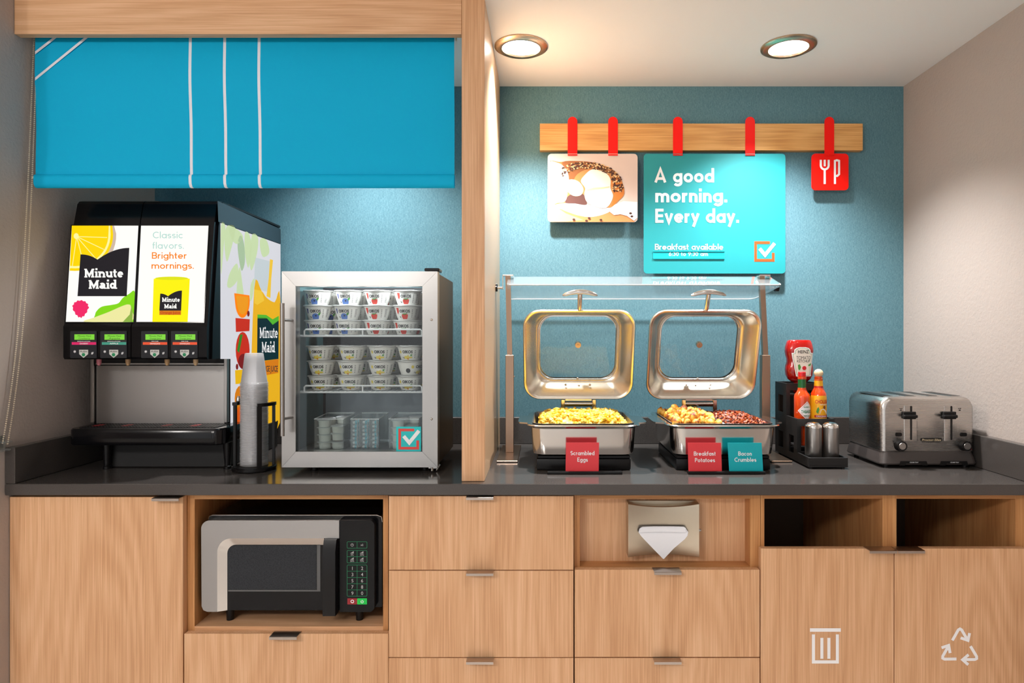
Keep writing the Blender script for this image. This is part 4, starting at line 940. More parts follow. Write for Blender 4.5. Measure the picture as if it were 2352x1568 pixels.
    b = MB(); stroke_text(b, '6:30 to 9:30 am', 1536, 587.5, 9, .145, front(y0 - .0014), 1, width=90, track=.12); part('hours_lettering', b, white, t)
    check_logo(t, 1732.5, 554, 1779, 600.5, mp)
    # fork and knife sign
    t, mp, _ = board('cutlery_sign', 'small red square hanging sign with white fork and knife', 'sign', 1864.5, 352.5, 1949, 436.5, 9, redM, (1905,))
    b = MB()
    for st in ([(1885, 367), (1885, 380)] + [(1885 + 9 - 9 * math.cos(R(a)), 380 + 9 * math.sin(R(a))) for a in range(0, 181, 20)] + [(1903, 367)], [(1894, 367), (1894, 382)], [(1894, 387), (1894, 422.5)],
               [(1917.5, 422.5), (1917.5, 369.5), (1922, 368), (1927, 369.5), (1927, 400), (1923, 404), (1917.5, 404)]):
        for q in ribbon(st, 4.8): poly_px(b, q, mp, 2)
    part('cutlery_icon', b, white, t)
signs()

# ------------------------------------------------------------------ sneeze guard
def guard():
    xl, xr = -.1143, .733; YP = 2.169
    t = thing('sneeze_guard', 'clear glass sneeze guard on two bronze toned posts over the chafing dishes', 'sneeze guard', ((xl + xr) / 2, YP, CT))
    for x in (xl, xr):
        part('base_plate', MB().box(x - .033, 2.012, CT + .0006, x + .033, 2.305, CT + .0055, .0015), bronzePost, t)
        part('lower_post', MB().box(x - .0135, YP - .0135, CT + .0056, x + .0135, YP + .0135, Z_(815, YP), .001), bronzePost, t)
        b = MB(); z0, z1 = Z_(815, YP), 1.512
        b.loft([[Vector((x + sx * .0085 + dx, YP + sy * .0085 + dy, z)) for sx, sy in ((-1, -1), (1, -1), (1, 1), (-1, 1))] for z, dx, dy in ((z0, 0, 0), (z1, -.006 if x < 0 else -.012, 0))], True, True)
        part('upper_post', b, bronzePost, t)
        s = 1 if x > 0 else -1
        part('bracket', MB().box(x - .019 - .004, YP - .018, 1.508, x + .013, YP + .018, 1.512, .001).box(x - .0235 if s < 0 else x + .010, YP - .018, 1.462, x - .0205 if s < 0 else x + .013, YP + .018, 1.508, .001), chrome, t)
        kx = x - .022 if s < 0 else x + .012; kz = Z_(661, YP)
        kb = MB().cyl((kx, YP - .005, kz), (kx + s * .022, YP - .005, kz), .0042, n=12); part('knob_stem', kb, chrome, t)
        pts = []; 
        m = MB(); lo = []
        for q, rk in ((.018, .9), (.020, 1), (.029, 1), (.031, .9)):
            lo.append([Vector((kx + s * q, YP - .005 + rk * (.0125 + .0012 * math.cos(a * 6)) * math.cos(a), kz + rk * (.0125 + .0012 * math.cos(a * 6)) * math.sin(a))) for a in [2 * math.pi * i / 36 for i in range(36)]])
        part('clamp_knob', m.loft(lo, True, True), blackG, t)
        part('set_screw', MB().sphere((x + .0145, YP - .004, Z_(864, YP)), .003, 8, 5), chrome, t)
    x0, x1 = -.120, .758
    def sheet(yz, name, r, gm=None):
        (ya, za), (yb, zb) = yz; L = math.hypot(yb - ya, zb - za); pts = rr(x0, 0, x1, L, r, 8); nrm = Vector((0, -(zb - za), (yb - ya))).normalized() * .003
        a = [Vector((x, ya + (yb - ya) * q / L, za + (zb - za) * q / L)) for x, q in pts]
        g = part(name, MB().loft([a, [p_ + nrm * 1.0 for p_ in a]], True, True), gm or guardGlass, t, smooth=False)
        return a, nrm
    a, nrm = sheet(((2.085, 1.4716), (2.195, 1.5065)), 'glass_panel', [.012, .012, .001, .001], guardHaze)
    def edge(pts): part('edge_highlight', MB().tube(pts, .0019, 6, False), edgeGlow, t, 'painted white highlight along the glass edge')
    edge([(x0 + .01, 2.0848, 1.473), (x1 - .012, 2.0848, 1.473), (x1 - .002, 2.09, 1.4745), (x1, 2.105, 1.479)])
    a, nrm = sheet(((2.089, 1.4695), (2.352, 1.441)), 'glass_panel', [.001, .001, .03, .03])
    edge([(x0 + .002, 2.3525, 1.4425), (x1 - .03, 2.3525, 1.4425), (x1 - .012, 2.345, 1.443), (x1 - .003, 2.33, 1.445), (x1, 2.28, 1.4505)])
guard()

# ------------------------------------------------------------------ chafing dishes
EGG = pm('scrambled_egg', srgb(240, 205, 96), .5)
nE = nd(EGG, 'ShaderNodeTexNoise', i_Scale=70.0, i_Detail=2.0); lk(EGG, coords(EGG, (1, 1, 1), False), nE.inputs['Vector']); lk(EGG, ramp(EGG, nE.outputs[0], [(.35, srgb(240, 178, 30)), (.55, srgb(244, 208, 78)), (.7, srgb(250, 232, 150))]), EGG.node_tree.nodes['Principled BSDF'].inputs['Base Color'])
POT = pm('roast_potato', srgb(224, 160, 60), .5)
nP = nd(POT, 'ShaderNodeTexNoise', i_Scale=55.0, i_Detail=3.0); lk(POT, coords(POT, (1, 1, 1)), nP.inputs['Vector']); lk(POT, ramp(POT, nP.outputs[0], [(.38, srgb(128, 58, 14)), (.48, srgb(212, 138, 34)), (.64, srgb(242, 200, 96))]), POT.node_tree.nodes['Principled BSDF'].inputs['Base Color'])
BAC = pm('bacon_crumble', srgb(140, 50, 24), .45)
nB = nd(BAC, 'ShaderNodeTexNoise', i_Scale=130.0, i_Detail=2.0); lk(BAC, coords(BAC, (1, 1, 1)), nB.inputs['Vector']); lk(BAC, ramp(BAC, nB.outputs[0], [(.36, srgb(52, 20, 12)), (.5, srgb(150, 54, 20)), (.66, srgb(204, 112, 54))]), BAC.node_tree.nodes['Principled BSDF'].inputs['Base Color'])
def blob(c, r, sd, sub=2, amp=.35, sq=(1, 1, 1)):
    b = bmesh.new(); bmesh.ops.create_icosphere(b, subdivisions=sub, radius=1.0)
    for v in b.verts:
        k = 1 + amp * mnoise.noise(v.co * 1.7 + Vector((sd * 3.1, sd * 1.7, sd))) ; v.co = Vector((v.co.x * sq[0], v.co.y * sq[1], v.co.z * sq[2])) * r * k + Vector(c)
    return b
PX, PY0, PY1, PZ = .115, 1.868, 2.205, 1.0545      # left dish: centre x, rim front/back, rim height
def chafer(dx, label):
    cx = PX + dx; t = thing('chafing_dish', label, 'chafing dish', (cx, 2.03, CT), 'chafing dishes')
    bx = cx - .0005
    # base stand
    part('base_stand', MB().box(bx - .137, 1.894, CT + .0008, bx + .137, 2.19, CT + .0335, .005, seg=2).box(bx - .135, 1.897, CT + .034, bx + .135, 2.187, CT + .043, .002), blackP, t, 'black plastic base')
    def loop(hx, y0, y1, z, r): return [Vector((x, y, z)) for x, y in rr(bx - hx, y0, bx + hx, y1, r, 7)]
    # steel body with rolled rim; the side flanges are handles
    L = [loop(.135, 1.896, 2.185, .9635, .03), loop(.146, 1.884, 2.196, .968, .038), loop(.149, 1.881, 2.199, .985, .04), loop(.153, 1.877, 2.203, 1.043, .042), loop(.156, 1.872, 2.205, 1.0475, .043),
         loop(.163, 1.866, 2.212, 1.0485, .045), loop(.166, 1.863, 2.215, 1.0515, .047), loop(.163, 1.866, 2.212, 1.0545, .045), loop(.150, 1.882, 2.200, 1.0545, .038), loop(.147, 1.885, 2.197, 1.050, .036), loop(.135, 1.9, 2.185, .985, .03)]
    part('water_pan', MB().loft(L, True, True), chrome, t, 'polished steel pan', ang=40)
    for s in (-1, 1):
        pts = [(s * .158, 1.93), (s * .188, 1.945), (s * .193, 1.965), (s * .193, 2.07), (s * .188, 2.095), (s * .158, 2.115)]
        part('side_handle', MB().exz([(bx + x, y) for x, y in (pts if s > 0 else pts[::-1])], 1.0495, 1.0535), chrome, t)
    # lid, hinged open and leaning slightly forward
    zc = (Z_(713, 2.13) + Z_(920, 2.13)) / 2; hw, hh = .181, .147; lx = cx - .002; lean = .095 / .294
    def lp(x, z, d): # local lid coords: x, z from the lid centre, d depth behind the rim
        return Vector((lx + x, 2.128 - z * lean + d, zc + z + d * lean))
    def ll(hx, hz, d, r, zo=0): return [lp(x, z + zo, d) for x, z in rr(-hx, -hz, hx, hz, r, 9)]
    lo = [ll(hw - .006, hh - .006, .014, .05), ll(hw, hh, .008, .055), ll(hw, hh, .001, .055), ll(hw - .003, hh - .003, -.002, .052), ll(hw - .009, hh - .009, .0, .048), ll(hw - .012, hh - .012, .006, .046), ll(hw - .020, hh - .018, .012, .044), ll(hw - .036, hh - .03, .05, .045, .002), ll(hw - .045, hh - .036, .062, .048, .003), ll(hw - .052, hh - .041, .064, .048, .003), ll(hw - .053, hh - .042, .068, .048, .003)]
    lid = part('lid', MB().loft(lo), lidSteel, t, 'raised polished steel lid', ang=60)
    part('lid_shell', MB().loft([ll(hw - .006, hh - .006, .0145, .05), ll(hw - .018, hh - .016, .045, .05), ll(hw - .042, hh - .034, .074, .05, .003), ll(hw - .055, hh - .044, .073, .048, .003)]), chrome, lid, ang=60)
    part('window_rim', MB().tube(ll(hw - .050, hh - .0395, .0625, .048, .003), .0028, 8, True), chrome, lid)
    part('lid_window', MB().loft([ll(hw - .0515, hh - .041, .067, .048, .003), ll(hw - .0515, hh - .041, .0695, .048, .003)], True, True), glassM, lid, 'clear glass lid window', smooth=False)
    part('vent_knob', MB().cyl(lp(0, .016, .054), lp(0, .016, .066), .0098, .0105, n=24).cyl(lp(0, .016, .052), lp(0, .016, .054), .0025, n=10), pm('knob_copper', srgb(196, 168, 140), .25, 1.0), lid)
    for x, z in ((0, -.094), (-.041, -.111), (.041, -.111)): part('rivet', MB().sphere(lp(x, z, .034 if z < -.1 else .047), .0042, 8, 6), chrome, lid)
    # T handle on the front edge of the lid
    h = part('lid_handle', MB().tube([lp(.0, hh + .001, .006), lp(.0, hh + .02, .0), lp(.0, hh + .052, -.006)], .0078, 12), chrome, lid, 'T shaped steel handle')
    b = MB(); lo = []
    for i in range(15):
        u = -1 + 2 * i / 14; rr_ = .0035 + .0045 * (1 - u * u) ** .5 if abs(u) < 1 else .0028; p0 = lp(u * .055, hh + .058 - .011 * u * u, -.006)
        lo.append([p0 + Vector((0, math.cos(a) * rr_ * .8, math.sin(a) * rr_)) for a in [2 * math.pi * q / 12 for q in range(12)]])
    part('grip_bar', b.loft(lo, True, True), chrome, lid)
    # hinge
    hz = 1.082
    hg = part('hinge', MB().cyl((cx - .05, 2.196, hz), (cx + .05, 2.196, hz), .0105, n=20), chrome, t, 'steel hinge barrel')
    for s in (-1, 1): part('hinge_block', MB().box(cx + s * .052 - .007, 2.185, 1.058, cx + s * .052 + .007, 2.212, 1.098, .002), chrome, hg)
    part('hinge_leaf', MB().box(cx - .045, 2.198, hz + .004, cx + .045, 2.204, hz + .024, .001), chrome, hg)
    # inner food pan lip
    lp2 = [loop(.1465, 1.886, 2.196, 1.0552, .034), loop(.150, 1.882, 2.2, 1.0568, .038), loop(.1455, 1.887, 2.195, 1.0568, .034), loop(.138, 1.896, 2.186, 1.02, .03)]
    part('food_pan', MB().loft(lp2, False, True), steelH, t, 'inner steel food pan', ang=40)
    return t, bx
t, bx = chafer(0, 'chafing dish of scrambled eggs with its lid raised'); 
b = MB(); nx, ny = 46, 46; vs = []
for j in range(ny):
    for i in range(nx):
        u, v = i / (nx - 1), j / (ny - 1); x = bx - .134 + .268 * u; y = 1.899 + .284 * v
        e = min(1, 6 * min(u, 1 - u, v, 1 - v)); h = 1.035 + .030 * e ** .5 + .012 * mnoise.noise((x * 45, y * 45, 0)) * e + .006 * mnoise.noise((x * 110, y * 110, 3)) * e
        vs.append(Vector((x, y, h)))
b.add(vs, [(j * nx + i, j * nx + i + 1, (j + 1) * nx + i + 1, (j + 1) * nx + i) for j in range(ny - 1) for i in range(nx - 1)])
rn = random.Random(11)
for i in range(620):
    x = bx + rn.uniform(-.126, .126); y = rn.uniform(1.908, 2.176); e = min(1, 6 * min((x - bx + .134) / .268, (bx + .134 - x) / .268, (y - 1.899) / .284, (2.183 - y) / .284)); z = 1.036 + .030 * e ** .5 + .012 * mnoise.noise((x * 45, y * 45, 0)) + rn.uniform(0, .006)
    b.bm(blob((x, y, z), rn.uniform(.0035, .0075), i, 2, .8, (1.15, 1.1, .8)))
single('scrambled_eggs', b, EGG, 'fluffy yellow scrambled eggs heaped in the steel pan', 'food', kind='stuff', ang=70)
t, bx = chafer(.405, 'chafing dish of potatoes and bacon with its lid raised')
part('divider', MB().box(bx - .004, 1.890, 1.0, bx + .004, 2.19, 1.0585, .002), steelH, t, 'steel divider between the two foods')
pv = [mesh_of('potato_chunk', MB().bm(blob((0, 0, 0), .0115, 20 + i, 2, .45, (1.25, 1, .85))), POT, Vector((0, 0, 0)), ang=70) for i in range(5)]
lab = 'browned breakfast potato chunk heaped in the pan beside the bacon'
pos = []
for i in range(1200):
    if len(pos) >= 84: break
    x = bx - .072 + rn.uniform(-.062, .064); y = rn.uniform(1.905, 2.175); L = rn.random()
    e = 1 - max(abs(x - bx + .072) / .07, abs(y - 2.04) / .15); z = 1.048 + .034 * max(0, e) ** .6 * L + .004
    if all((x - a) ** 2 + (y - c) ** 2 + (z - d) ** 2 > .0165 ** 2 for a, c, d in pos): pos.append((x, y, z))
for i, p_ in enumerate(pos):
    o = bpy.data.objects.new('potato_chunk', pv[i % 5]); col.objects.link(o); o.location = p_; o.rotation_euler = (rn.uniform(0, 6), rn.uniform(0, 6), rn.uniform(0, 6)); s_ = rn.uniform(.8, 1.25); o.scale = (s_,) * 3
    o['label'] = lab; o['category'] = 'food'; o['group'] = 'breakfast potatoes'
fill = MB().box(bx - .134, 1.9, 1.025, bx - .006, 2.183, 1.040, .004); part('pan_liner', fill, pm('potato_bed', srgb(170, 100, 36), .6), t)
b = MB().box(bx + .006, 1.9, 1.025, bx + .134, 2.183, 1.042, .004)
for i in range(640):
    x = bx + .071 + rn.uniform(-.062, .062); y = rn.uniform(1.906, 2.178)
    e = 1 - max(abs(x - bx - .071) / .07, abs(y - 2.04) / .15); z = 1.046 + .032 * max(0, e) ** .6 * rn.uniform(.5, 1.0)
    a = Vector((rn.uniform(-1, 1), rn.uniform(-1, 1), rn.uniform(-.5, .6))).normalized(); u = a.orthogonal().normalized(); w_ = a.cross(u); l1, l2, l3 = rn.uniform(.004, .0085), rn.uniform(.002, .0045), rn.uniform(.0012, .003); c = Vector((x, y, z))
    q = [c + a * l1 * s1 + u * l2 * s2 + w_ * l3 * s3 for s3 in (-1, 1) for s1, s2 in ((-1, -.6), (.2, -1), (1, .5), (-.4, 1))]
    b.loft([q[:4], q[4:]], True, True)
single('bacon_crumbles', b, BAC, 'dark red bacon crumbles heaped in the pan beside the potatoes', 'food', kind='stuff', ang=20)

# food name cards in black holder strips
def cards(px0, px1, items, label):
    y = 1.845; z0 = CT + .0006; x0, x1 = X_(px0, y), X_(px1, y)
    t = thing('card_holder', label, 'card holder', ((x0 + x1) / 2, y, CT))
    part('strip', MB().box(x0, y - .008, z0, x1, y + .003, z0 + .0075, .001).box(x0, y + .005, z0, x1, y + .016, z0 + .0075, .001).box(x0, y + .003, z0, x1, y + .005, z0 + .003), blackP, t)
    for a, b_, top, mat, lines, lb, lean in items:
        yc = y + .004; xa, xb = X_(a, yc), X_(b_, yc); zt = Z_(top, yc)
        k = thing('name_card', lb, 'sign', ((xa + xb) / 2, yc, z0 + .003), 'food name cards'); sk = lean * .0012
        part('card', MB().loft([[Vector((xa + sk, yc - .0006, z0 + .0035)), Vector((xb + sk, yc - .0006, z0 + .0035)), Vector((xb - sk, yc - .0006, zt)), Vector((xa - sk, yc - .0006, zt))], [Vector((xa + sk, yc + .0004, z0 + .0035)), Vector((xb + sk, yc + .0004, z0 + .0035)), Vector((xb - sk, yc + .0004, zt)), Vector((xa - sk, yc + .0004, zt))]], True, True), mat, k, smooth=False)
        m = MB(); mp = front(yc - .0007)
        for s, xx, yy, wd in lines: stroke_text(m, s, xx, yy, 9.6, .17, mp, 1, width=wd, track=.1, anchor='c')
        part('lettering', m, white, k)
cards(1257, 1429, [(1299.5, 1375.5, 1016, redCard, (('Scrambled', 1338, 1045, 55), ('Eggs', 1338, 1060, 24)), 'coral red card reading Scrambled Eggs', -.5)], 'black strip holding one coral card before the egg dish')
cards(1580, 1757, [(1580.5, 1657, 1016.5, redCard, (('Breakfast', 1618.5, 1046, 50), ('Potatoes', 1619, 1061, 46)), 'coral red card reading Breakfast Potatoes', 1), (1673, 1751, 1016.5, tealCard, (('Bacon', 1711, 1046, 31), ('Crumbles', 1712, 1060, 50)), 'turquoise card reading Bacon Crumbles', 2)], 'black strip holding two cards before the potato dish')

# ------------------------------------------------------------------ condiment caddy
def caddy():
    x0, x1 = .7754, .890; t = thing('condiment_caddy', 'black stepped wooden condiment caddy between the chafing dish and toaster', 'caddy', ((x0 + x1) / 2, 2.05, CT))
    e = .006; zb = CT + .005; tiers = ((1.913, 2.0015, .953), (2.0018, 2.0918, 1.0557), (2.092, 2.186, 1.158))
    m = pm('black_wood', srgb(24, 22, 22), .5)
    for y0, y1, zt in tiers:
        part('tier_floor', MB().box(x0, y0, zb, x1, y1, zb + .006, .0005), m, t)
        f = MB()
        if zt < 1: f.box(x0, y0, zb + .006, x1, y0 + e, zt, .0006)
        else:                               # front panel with a window
            wz0, wz1, wx0, wx1 = zb + .03, zt - .022, x0 + .012, x1 - .012
            f.box(x0, y0, zb + .006, wx0, y0 + e, zt).box(wx1, y0, zb + .006, x1, y0 + e, zt).box(wx0, y0, zb + .006, wx1, y0 + e, wz0).box(wx0, y0, wz1, wx1, y0 + e, zt)
        part('front_panel', f, m, t)
        for s, xa in ((0, x0), (1, x1 - e)):
            f = MB(); ya, yb = y0 + e, y1
            wins = [] if zt < 1 else ([(.945, 1.00)] if zt < 1.1 else [(.947, 1.000), (1.062, 1.118)])
            if not wins: f.box(xa, ya, zb + .006, xa + e, yb, zt, .0005)
            else:
                wy0, wy1 = ya + .022, yb - .022; f.box(xa, ya, zb + .006, xa + e, wy0, zt).box(xa, wy1, zb + .006, xa + e, yb, zt); z = zb + .006
                for a, b_ in wins: f.box(xa, wy0, z, xa + e, wy1, a); z = b_
                f.box(xa, wy0, z, xa + e, wy1, zt)
            part('side_panel', f, m, t)
    part('back_panel', MB().box(x0, 2.1862, zb, x1, 2.192, 1.158), m, t)
    part('bottle_shelf', MB().box(x0 + e + .0005, 2.009, .965, x1 - e - .0005, 2.0913, .970), m, t); part('bottle_shelf', MB().box(x0 + e + .0005, 2.099, 1.118, x1 - e - .0005, 2.1857, 1.123), m, t)
    for x in (x0 + .01, x1 - .01):
        for y in (1.925, 2.175): part('foot', MB().cyl((x, y, CT + .0005), (x, y, zb), .005, n=12), blackM, t)
caddy()
def shaker(px, label):
    y = 1.957; x = px; t = thing('shaker', label, 'shaker', (x, y, CT + .0115), 'steel salt and pepper shakers')
    part('body', MB().lathe([(1e-5, 0), (.0232, 0), (.0238, .001), (.0238, .104)], (x, y, CT + .0115), 36), steelV, t); part('cap', MB().lathe([(.0241, .1043), (.0241, .108), (.0225, .113), (.015, .1185), (.006, .1205), (1e-5, .121)], (x, y, CT + .0115), 36), chrome, t, 'domed steel cap', ang=50)
shaker(.8065, 'steel shaker in the caddy tray, on the chafing dish side'); shaker(.8578, 'steel shaker in the caddy tray, on the toaster side')
def ketchup():
    y = 2.142; x = X_(1835, y); zb = 1.1236; t = thing('ketchup_bottle', 'red squeeze bottle of tomato ketchup at the back of the caddy', 'bottle', (x, y, zb))
    red = pm('ketchup_red', srgb(176, 14, 8), .18, coat=.6); Zp = lambda py: Z_(py, y - .028)
    prof = [(878, 17), (871, 25), (862, 29.5), (850, 31), (840, 30), (832, 27.5), (824, 27.5), (816, 30), (806, 31.5), (798, 30.5), (790, 28.5), (784, 26.5), (781, 24), (780.3, 15)]
    L = []
    for py, hw in prof:
        w_ = hw * y / F; dp = w_ * .62; z = Zp(py)
        L.append([Vector((x + w_ * math.copysign(abs(math.cos(a)) ** .72, math.cos(a)), y + dp * math.copysign(abs(math.sin(a)) ** .72, math.sin(a)), z)) for a in [2 * math.pi * i / 40 for i in range(40)]])
    part('body', MB().loft(L, True, True), red, t, ang=60); part('cap', MB().cyl((x, y, zb + .0003), (x, y, Zp(878)), .017, n=24), red, t)
    def mp(px, py, l=0):
        u = (px - 1835) / 31.5; hw = 31; w_ = hw * y / F; dp = w_ * .62; c = max(-.95, min(.95, (px - 1835) / hw)); ac = math.acos(math.copysign(abs(c) ** (1 / .72), c)); yy = dp * abs(math.sin(ac)) ** .72
        return Vector((x + (px - 1835) * y / F, y - yy - .0008 - .0003 * l, Zp(py)))
    def strip(pts_l, l, m, nm):   # horizontally sliced label so that it follows the bulge
        b = MB()
        for i in range(len(pts_l) - 1):
            (ya, a0, a1), (yb, b0, b1) = pts_l[i], pts_l[i + 1]; n_ = 14
            for k in range(n_):
                f0, f1 = k / n_, (k + 1) / n_; b.poly([mp(a0 + (a1 - a0) * f0, ya, l), mp(a0 + (a1 - a0) * f1, ya, l), mp(b0 + (b1 - b0) * f1, yb, l), mp(b0 + (b1 - b0) * f0, yb, l)])
        part(nm, b, m, t)
    o = [(797, 1829, 1842), (799, 1822, 1850), (803, 1817.5, 1854), (810, 1817, 1855), (810.5, 1812, 1861), (818, 1813, 1860.5), (840, 1817, 1857), (864, 1821, 1854)]
    strip(o, 0, white, 'paper_label'); strip([(a + (1.5 if i < 4 else (1.5 if a < 860 else -1.5)), b_ + 2, c - 2) for i, (a, b_, c) in enumerate(o)], .4, pm('label_green_line', srgb(120, 150, 110), .5), 'label_border'); strip([(a + (2.4 if i < 4 else (2.4 if a < 860 else -2.4)), b_ + 3, c - 3) for i, (a, b_, c) in enumerate(o)], .8, pm('label_cream', srgb(232, 226, 214), .5), 'label_face')
    b = MB(); font_text(b, 'HEINZ', 1837.5, 811, 7.5, mp, 2, width=25, bold=.02); font_text(b, 'TOMATO', 1838, 825.5, 8.5, mp, 2, width=33, bold=0); font_text(b, 'KETCHUP', 1838, 832, 6, mp, 2, width=30, bold=.008); part('lettering', b, eBlack, t)
    part('tomato_print', MB().poly([mp(a, q, 2) for a, q in arc(1839.5, 845, 4.8, 4.8, 0, 360, 14)[:-1]]), pm('tomato_print', srgb(206, 24, 40), .5), t)
    part('leaf_print', MB().poly([mp(a, q, 2) for a, q in ((1825, 838), (1829, 836), (1832, 843), (1829, 850), (1826, 848))]).poly([mp(a, q, 2) for a, q in ((1848, 838), (1855, 834), (1854, 839), (1850, 841))]), yLeaf, t)
ketchup()
sauce = pm('sauce_glass', srgb(214, 66, 8), .12, coat=.6)
def tabasco():
    y = 2.045; x = X_(1842, y); zb = .9705; t = thing('hot_sauce_bottle', 'red capped hot sauce bottle with white diamond label', 'bottle', (x, y, zb)); Zp = lambda py: Z_(py, y - .02); k = y / F
    pr = [(1e-5, zb), (16 * k, zb), (17.4 * k, zb + .004), (17.6 * k, Zp(930)), (17.6 * k, Zp(912)), (16 * k, Zp(906)), (12 * k, Zp(901)), (9.4 * k, Zp(895)), (8.4 * k, Zp(880)), (8.2 * k, Zp(872)), (9.4 * k, Zp(871)), (9.4 * k, Zp(866)), (7 * k, Zp(865))]
    part('body', MB().lathe([(r, z) for r, z in pr], (x, y, 0), 28), sauce, t, ang=50)
    part('neck_wrap', MB().lathe([(9.2 * k, Zp(894)), (8.9 * k, Zp(871.5))], (x, y, 0), 24), pm('green_foil', srgb(18, 96, 44), .25), t, 'green foil neck wrap'); part('cap', MB().lathe([(8.4 * k, Zp(864.8)), (8.4 * k, Zp(855.5)), (7.8 * k, Zp(854.6)), (1e-5, Zp(854.4))], (x, y, 0), 24), pm('cap_red', srgb(214, 24, 34), .35), t, 'ribbed red cap')
    def mp(px, py, l=0):
        a = -math.pi / 2 + (px - 1842) / 17.6; r = 17.8 * k + .0003 * l; return Vector((x + r * math.cos(a), y + r * math.sin(a), Zp(py)))
    def dia(s, l, m, nm):
        b = MB(); n_ = 16
        for i in range(n_):
            u0, u1 = -1 + 2 * i / n_, -1 + 2 * (i + 1) / n_; cxp, cyp = 1847, 943
            b.poly([mp(cxp + u0 * 21 * s, cyp - (1 - abs(u0)) * 22 * s, l), mp(cxp + u1 * 21 * s, cyp - (1 - abs(u1)) * 22 * s, l), mp(cxp + u1 * 21 * s, cyp + (1 - abs(u1)) * 22 * s, l), mp(cxp + u0 * 21 * s, cyp + (1 - abs(u0)) * 22 * s, l)])
        part(nm, b, m, t)
    dia(1, 0, white, 'diamond_label'); dia(.88, .5, pm('label_pink_line', srgb(226, 130, 120), .5), 'label_border'); dia(.82, 1, white, 'label_face')
    b = MB(); font_text(b, 'TABASCO', 1848, 948, 7, mp, 3, width=29, bold=.02); font_text(b, 'McILHENNY CO', 1847, 936, 3.2, mp, 3, width=15); font_text(b, 'PEPPER SAUCE', 1847, 956, 3.2, mp, 3, width=15); part('lettering', b, pm('label_green', srgb(20, 120, 70), .5), t)
tabasco()
def cholula():
    y = 2.045; x = .8590; zb = .9705; t = thing('hot_sauce_bottle', 'yellow labelled hot sauce bottle with round wooden cap', 'bottle', (x, y, zb)); Zp = lambda py: Z_(py, y - .02); k = y / F
    pr = [(1e-5, zb), (16 * k, zb), (17.2 * k, zb + .004), (17.2 * k, Zp(915)), (16.4 * k, Zp(904)), (12.5 * k, Zp(896)), (9.8 * k, Zp(890)), (8.6 * k, Zp(875)), (8.4 * k, Zp(870)), (9 * k, Zp(869)), (9 * k, Zp(866)), (6 * k, Zp(865))]
    part('body', MB().lathe(pr, (x, y, 0), 28), sauce, t, ang=50); part('cap', MB().sphere((x, y, Zp(857.6)), 10.2 * k, 20, 12, sz=.95), pm('cap_wood', srgb(226, 196, 156), .5), t, 'round wooden cap')
    yel = pm('label_yellow', srgb(240, 172, 16), .4); part('paper_label', MB().lathe([(17.5 * k, zb + .002), (17.5 * k, Zp(915)), (16.8 * k, Zp(908.5))], (x, y, 0), 28), yel, t); part('neck_label', MB().lathe([(10.2 * k, Zp(892)), (9.0 * k, Zp(871))], (x, y, 0), 24), yel, t)
    def mp(px, py, l=0):
        a = -math.pi / 2 + (px - 1882) / 17.6; r = 17.7 * k + .0003 * l; return Vector((x + r * math.cos(a), y + r * math.sin(a), Zp(py)))
    lr = pm('label_red', srgb(196, 30, 30), .5)
    b = MB(); font_text(b, 'CHOLULA', 1884, 926, 8.5, mp, 2, width=32, bold=.02)
    for i in range(12): rect_px(b, 1866 + i * 2.7, 953, 1866 + (i + 1) * 2.7, 958.5, mp, 1)
    part('red_print', b, lr, t); b = MB(); font_text(b, 'ORIGINAL', 1882, 957.5, 4, mp, 3, width=24); font_text(b, 'HOT SAUCE', 1886, 930, 2.6, mp, 3, width=16)
    b.poly([mp(a, q, 2) for a, q in ((1877, 950), (1880, 940), (1886, 938), (1893, 943), (1896, 950))]); part('white_print', b, white, t)
    part('figure_print', MB().poly([mp(a, q, 3) for a, q in arc(1888, 935, 2.6, 4, 0, 360, 10)[:-1]]), pm('print_brown', srgb(120, 60, 30), .5), t)
    part('pepper_print', MB().poly([mp(a, q, 2) for a, q in ((1872, 938), (1875, 934), (1877, 940), (1874, 950), (1870, 946))]), yLeaf, t)
    b = MB()
    part('neck_band', b.lathe([(10.3 * k, Zp(892.2)), (9.95 * k, Zp(887))], (x, y, 0), 24).lathe([(9.35 * k, Zp(874)), (9.15 * k, Zp(871.6))], (x, y, 0), 24), lr, t)
cholula()

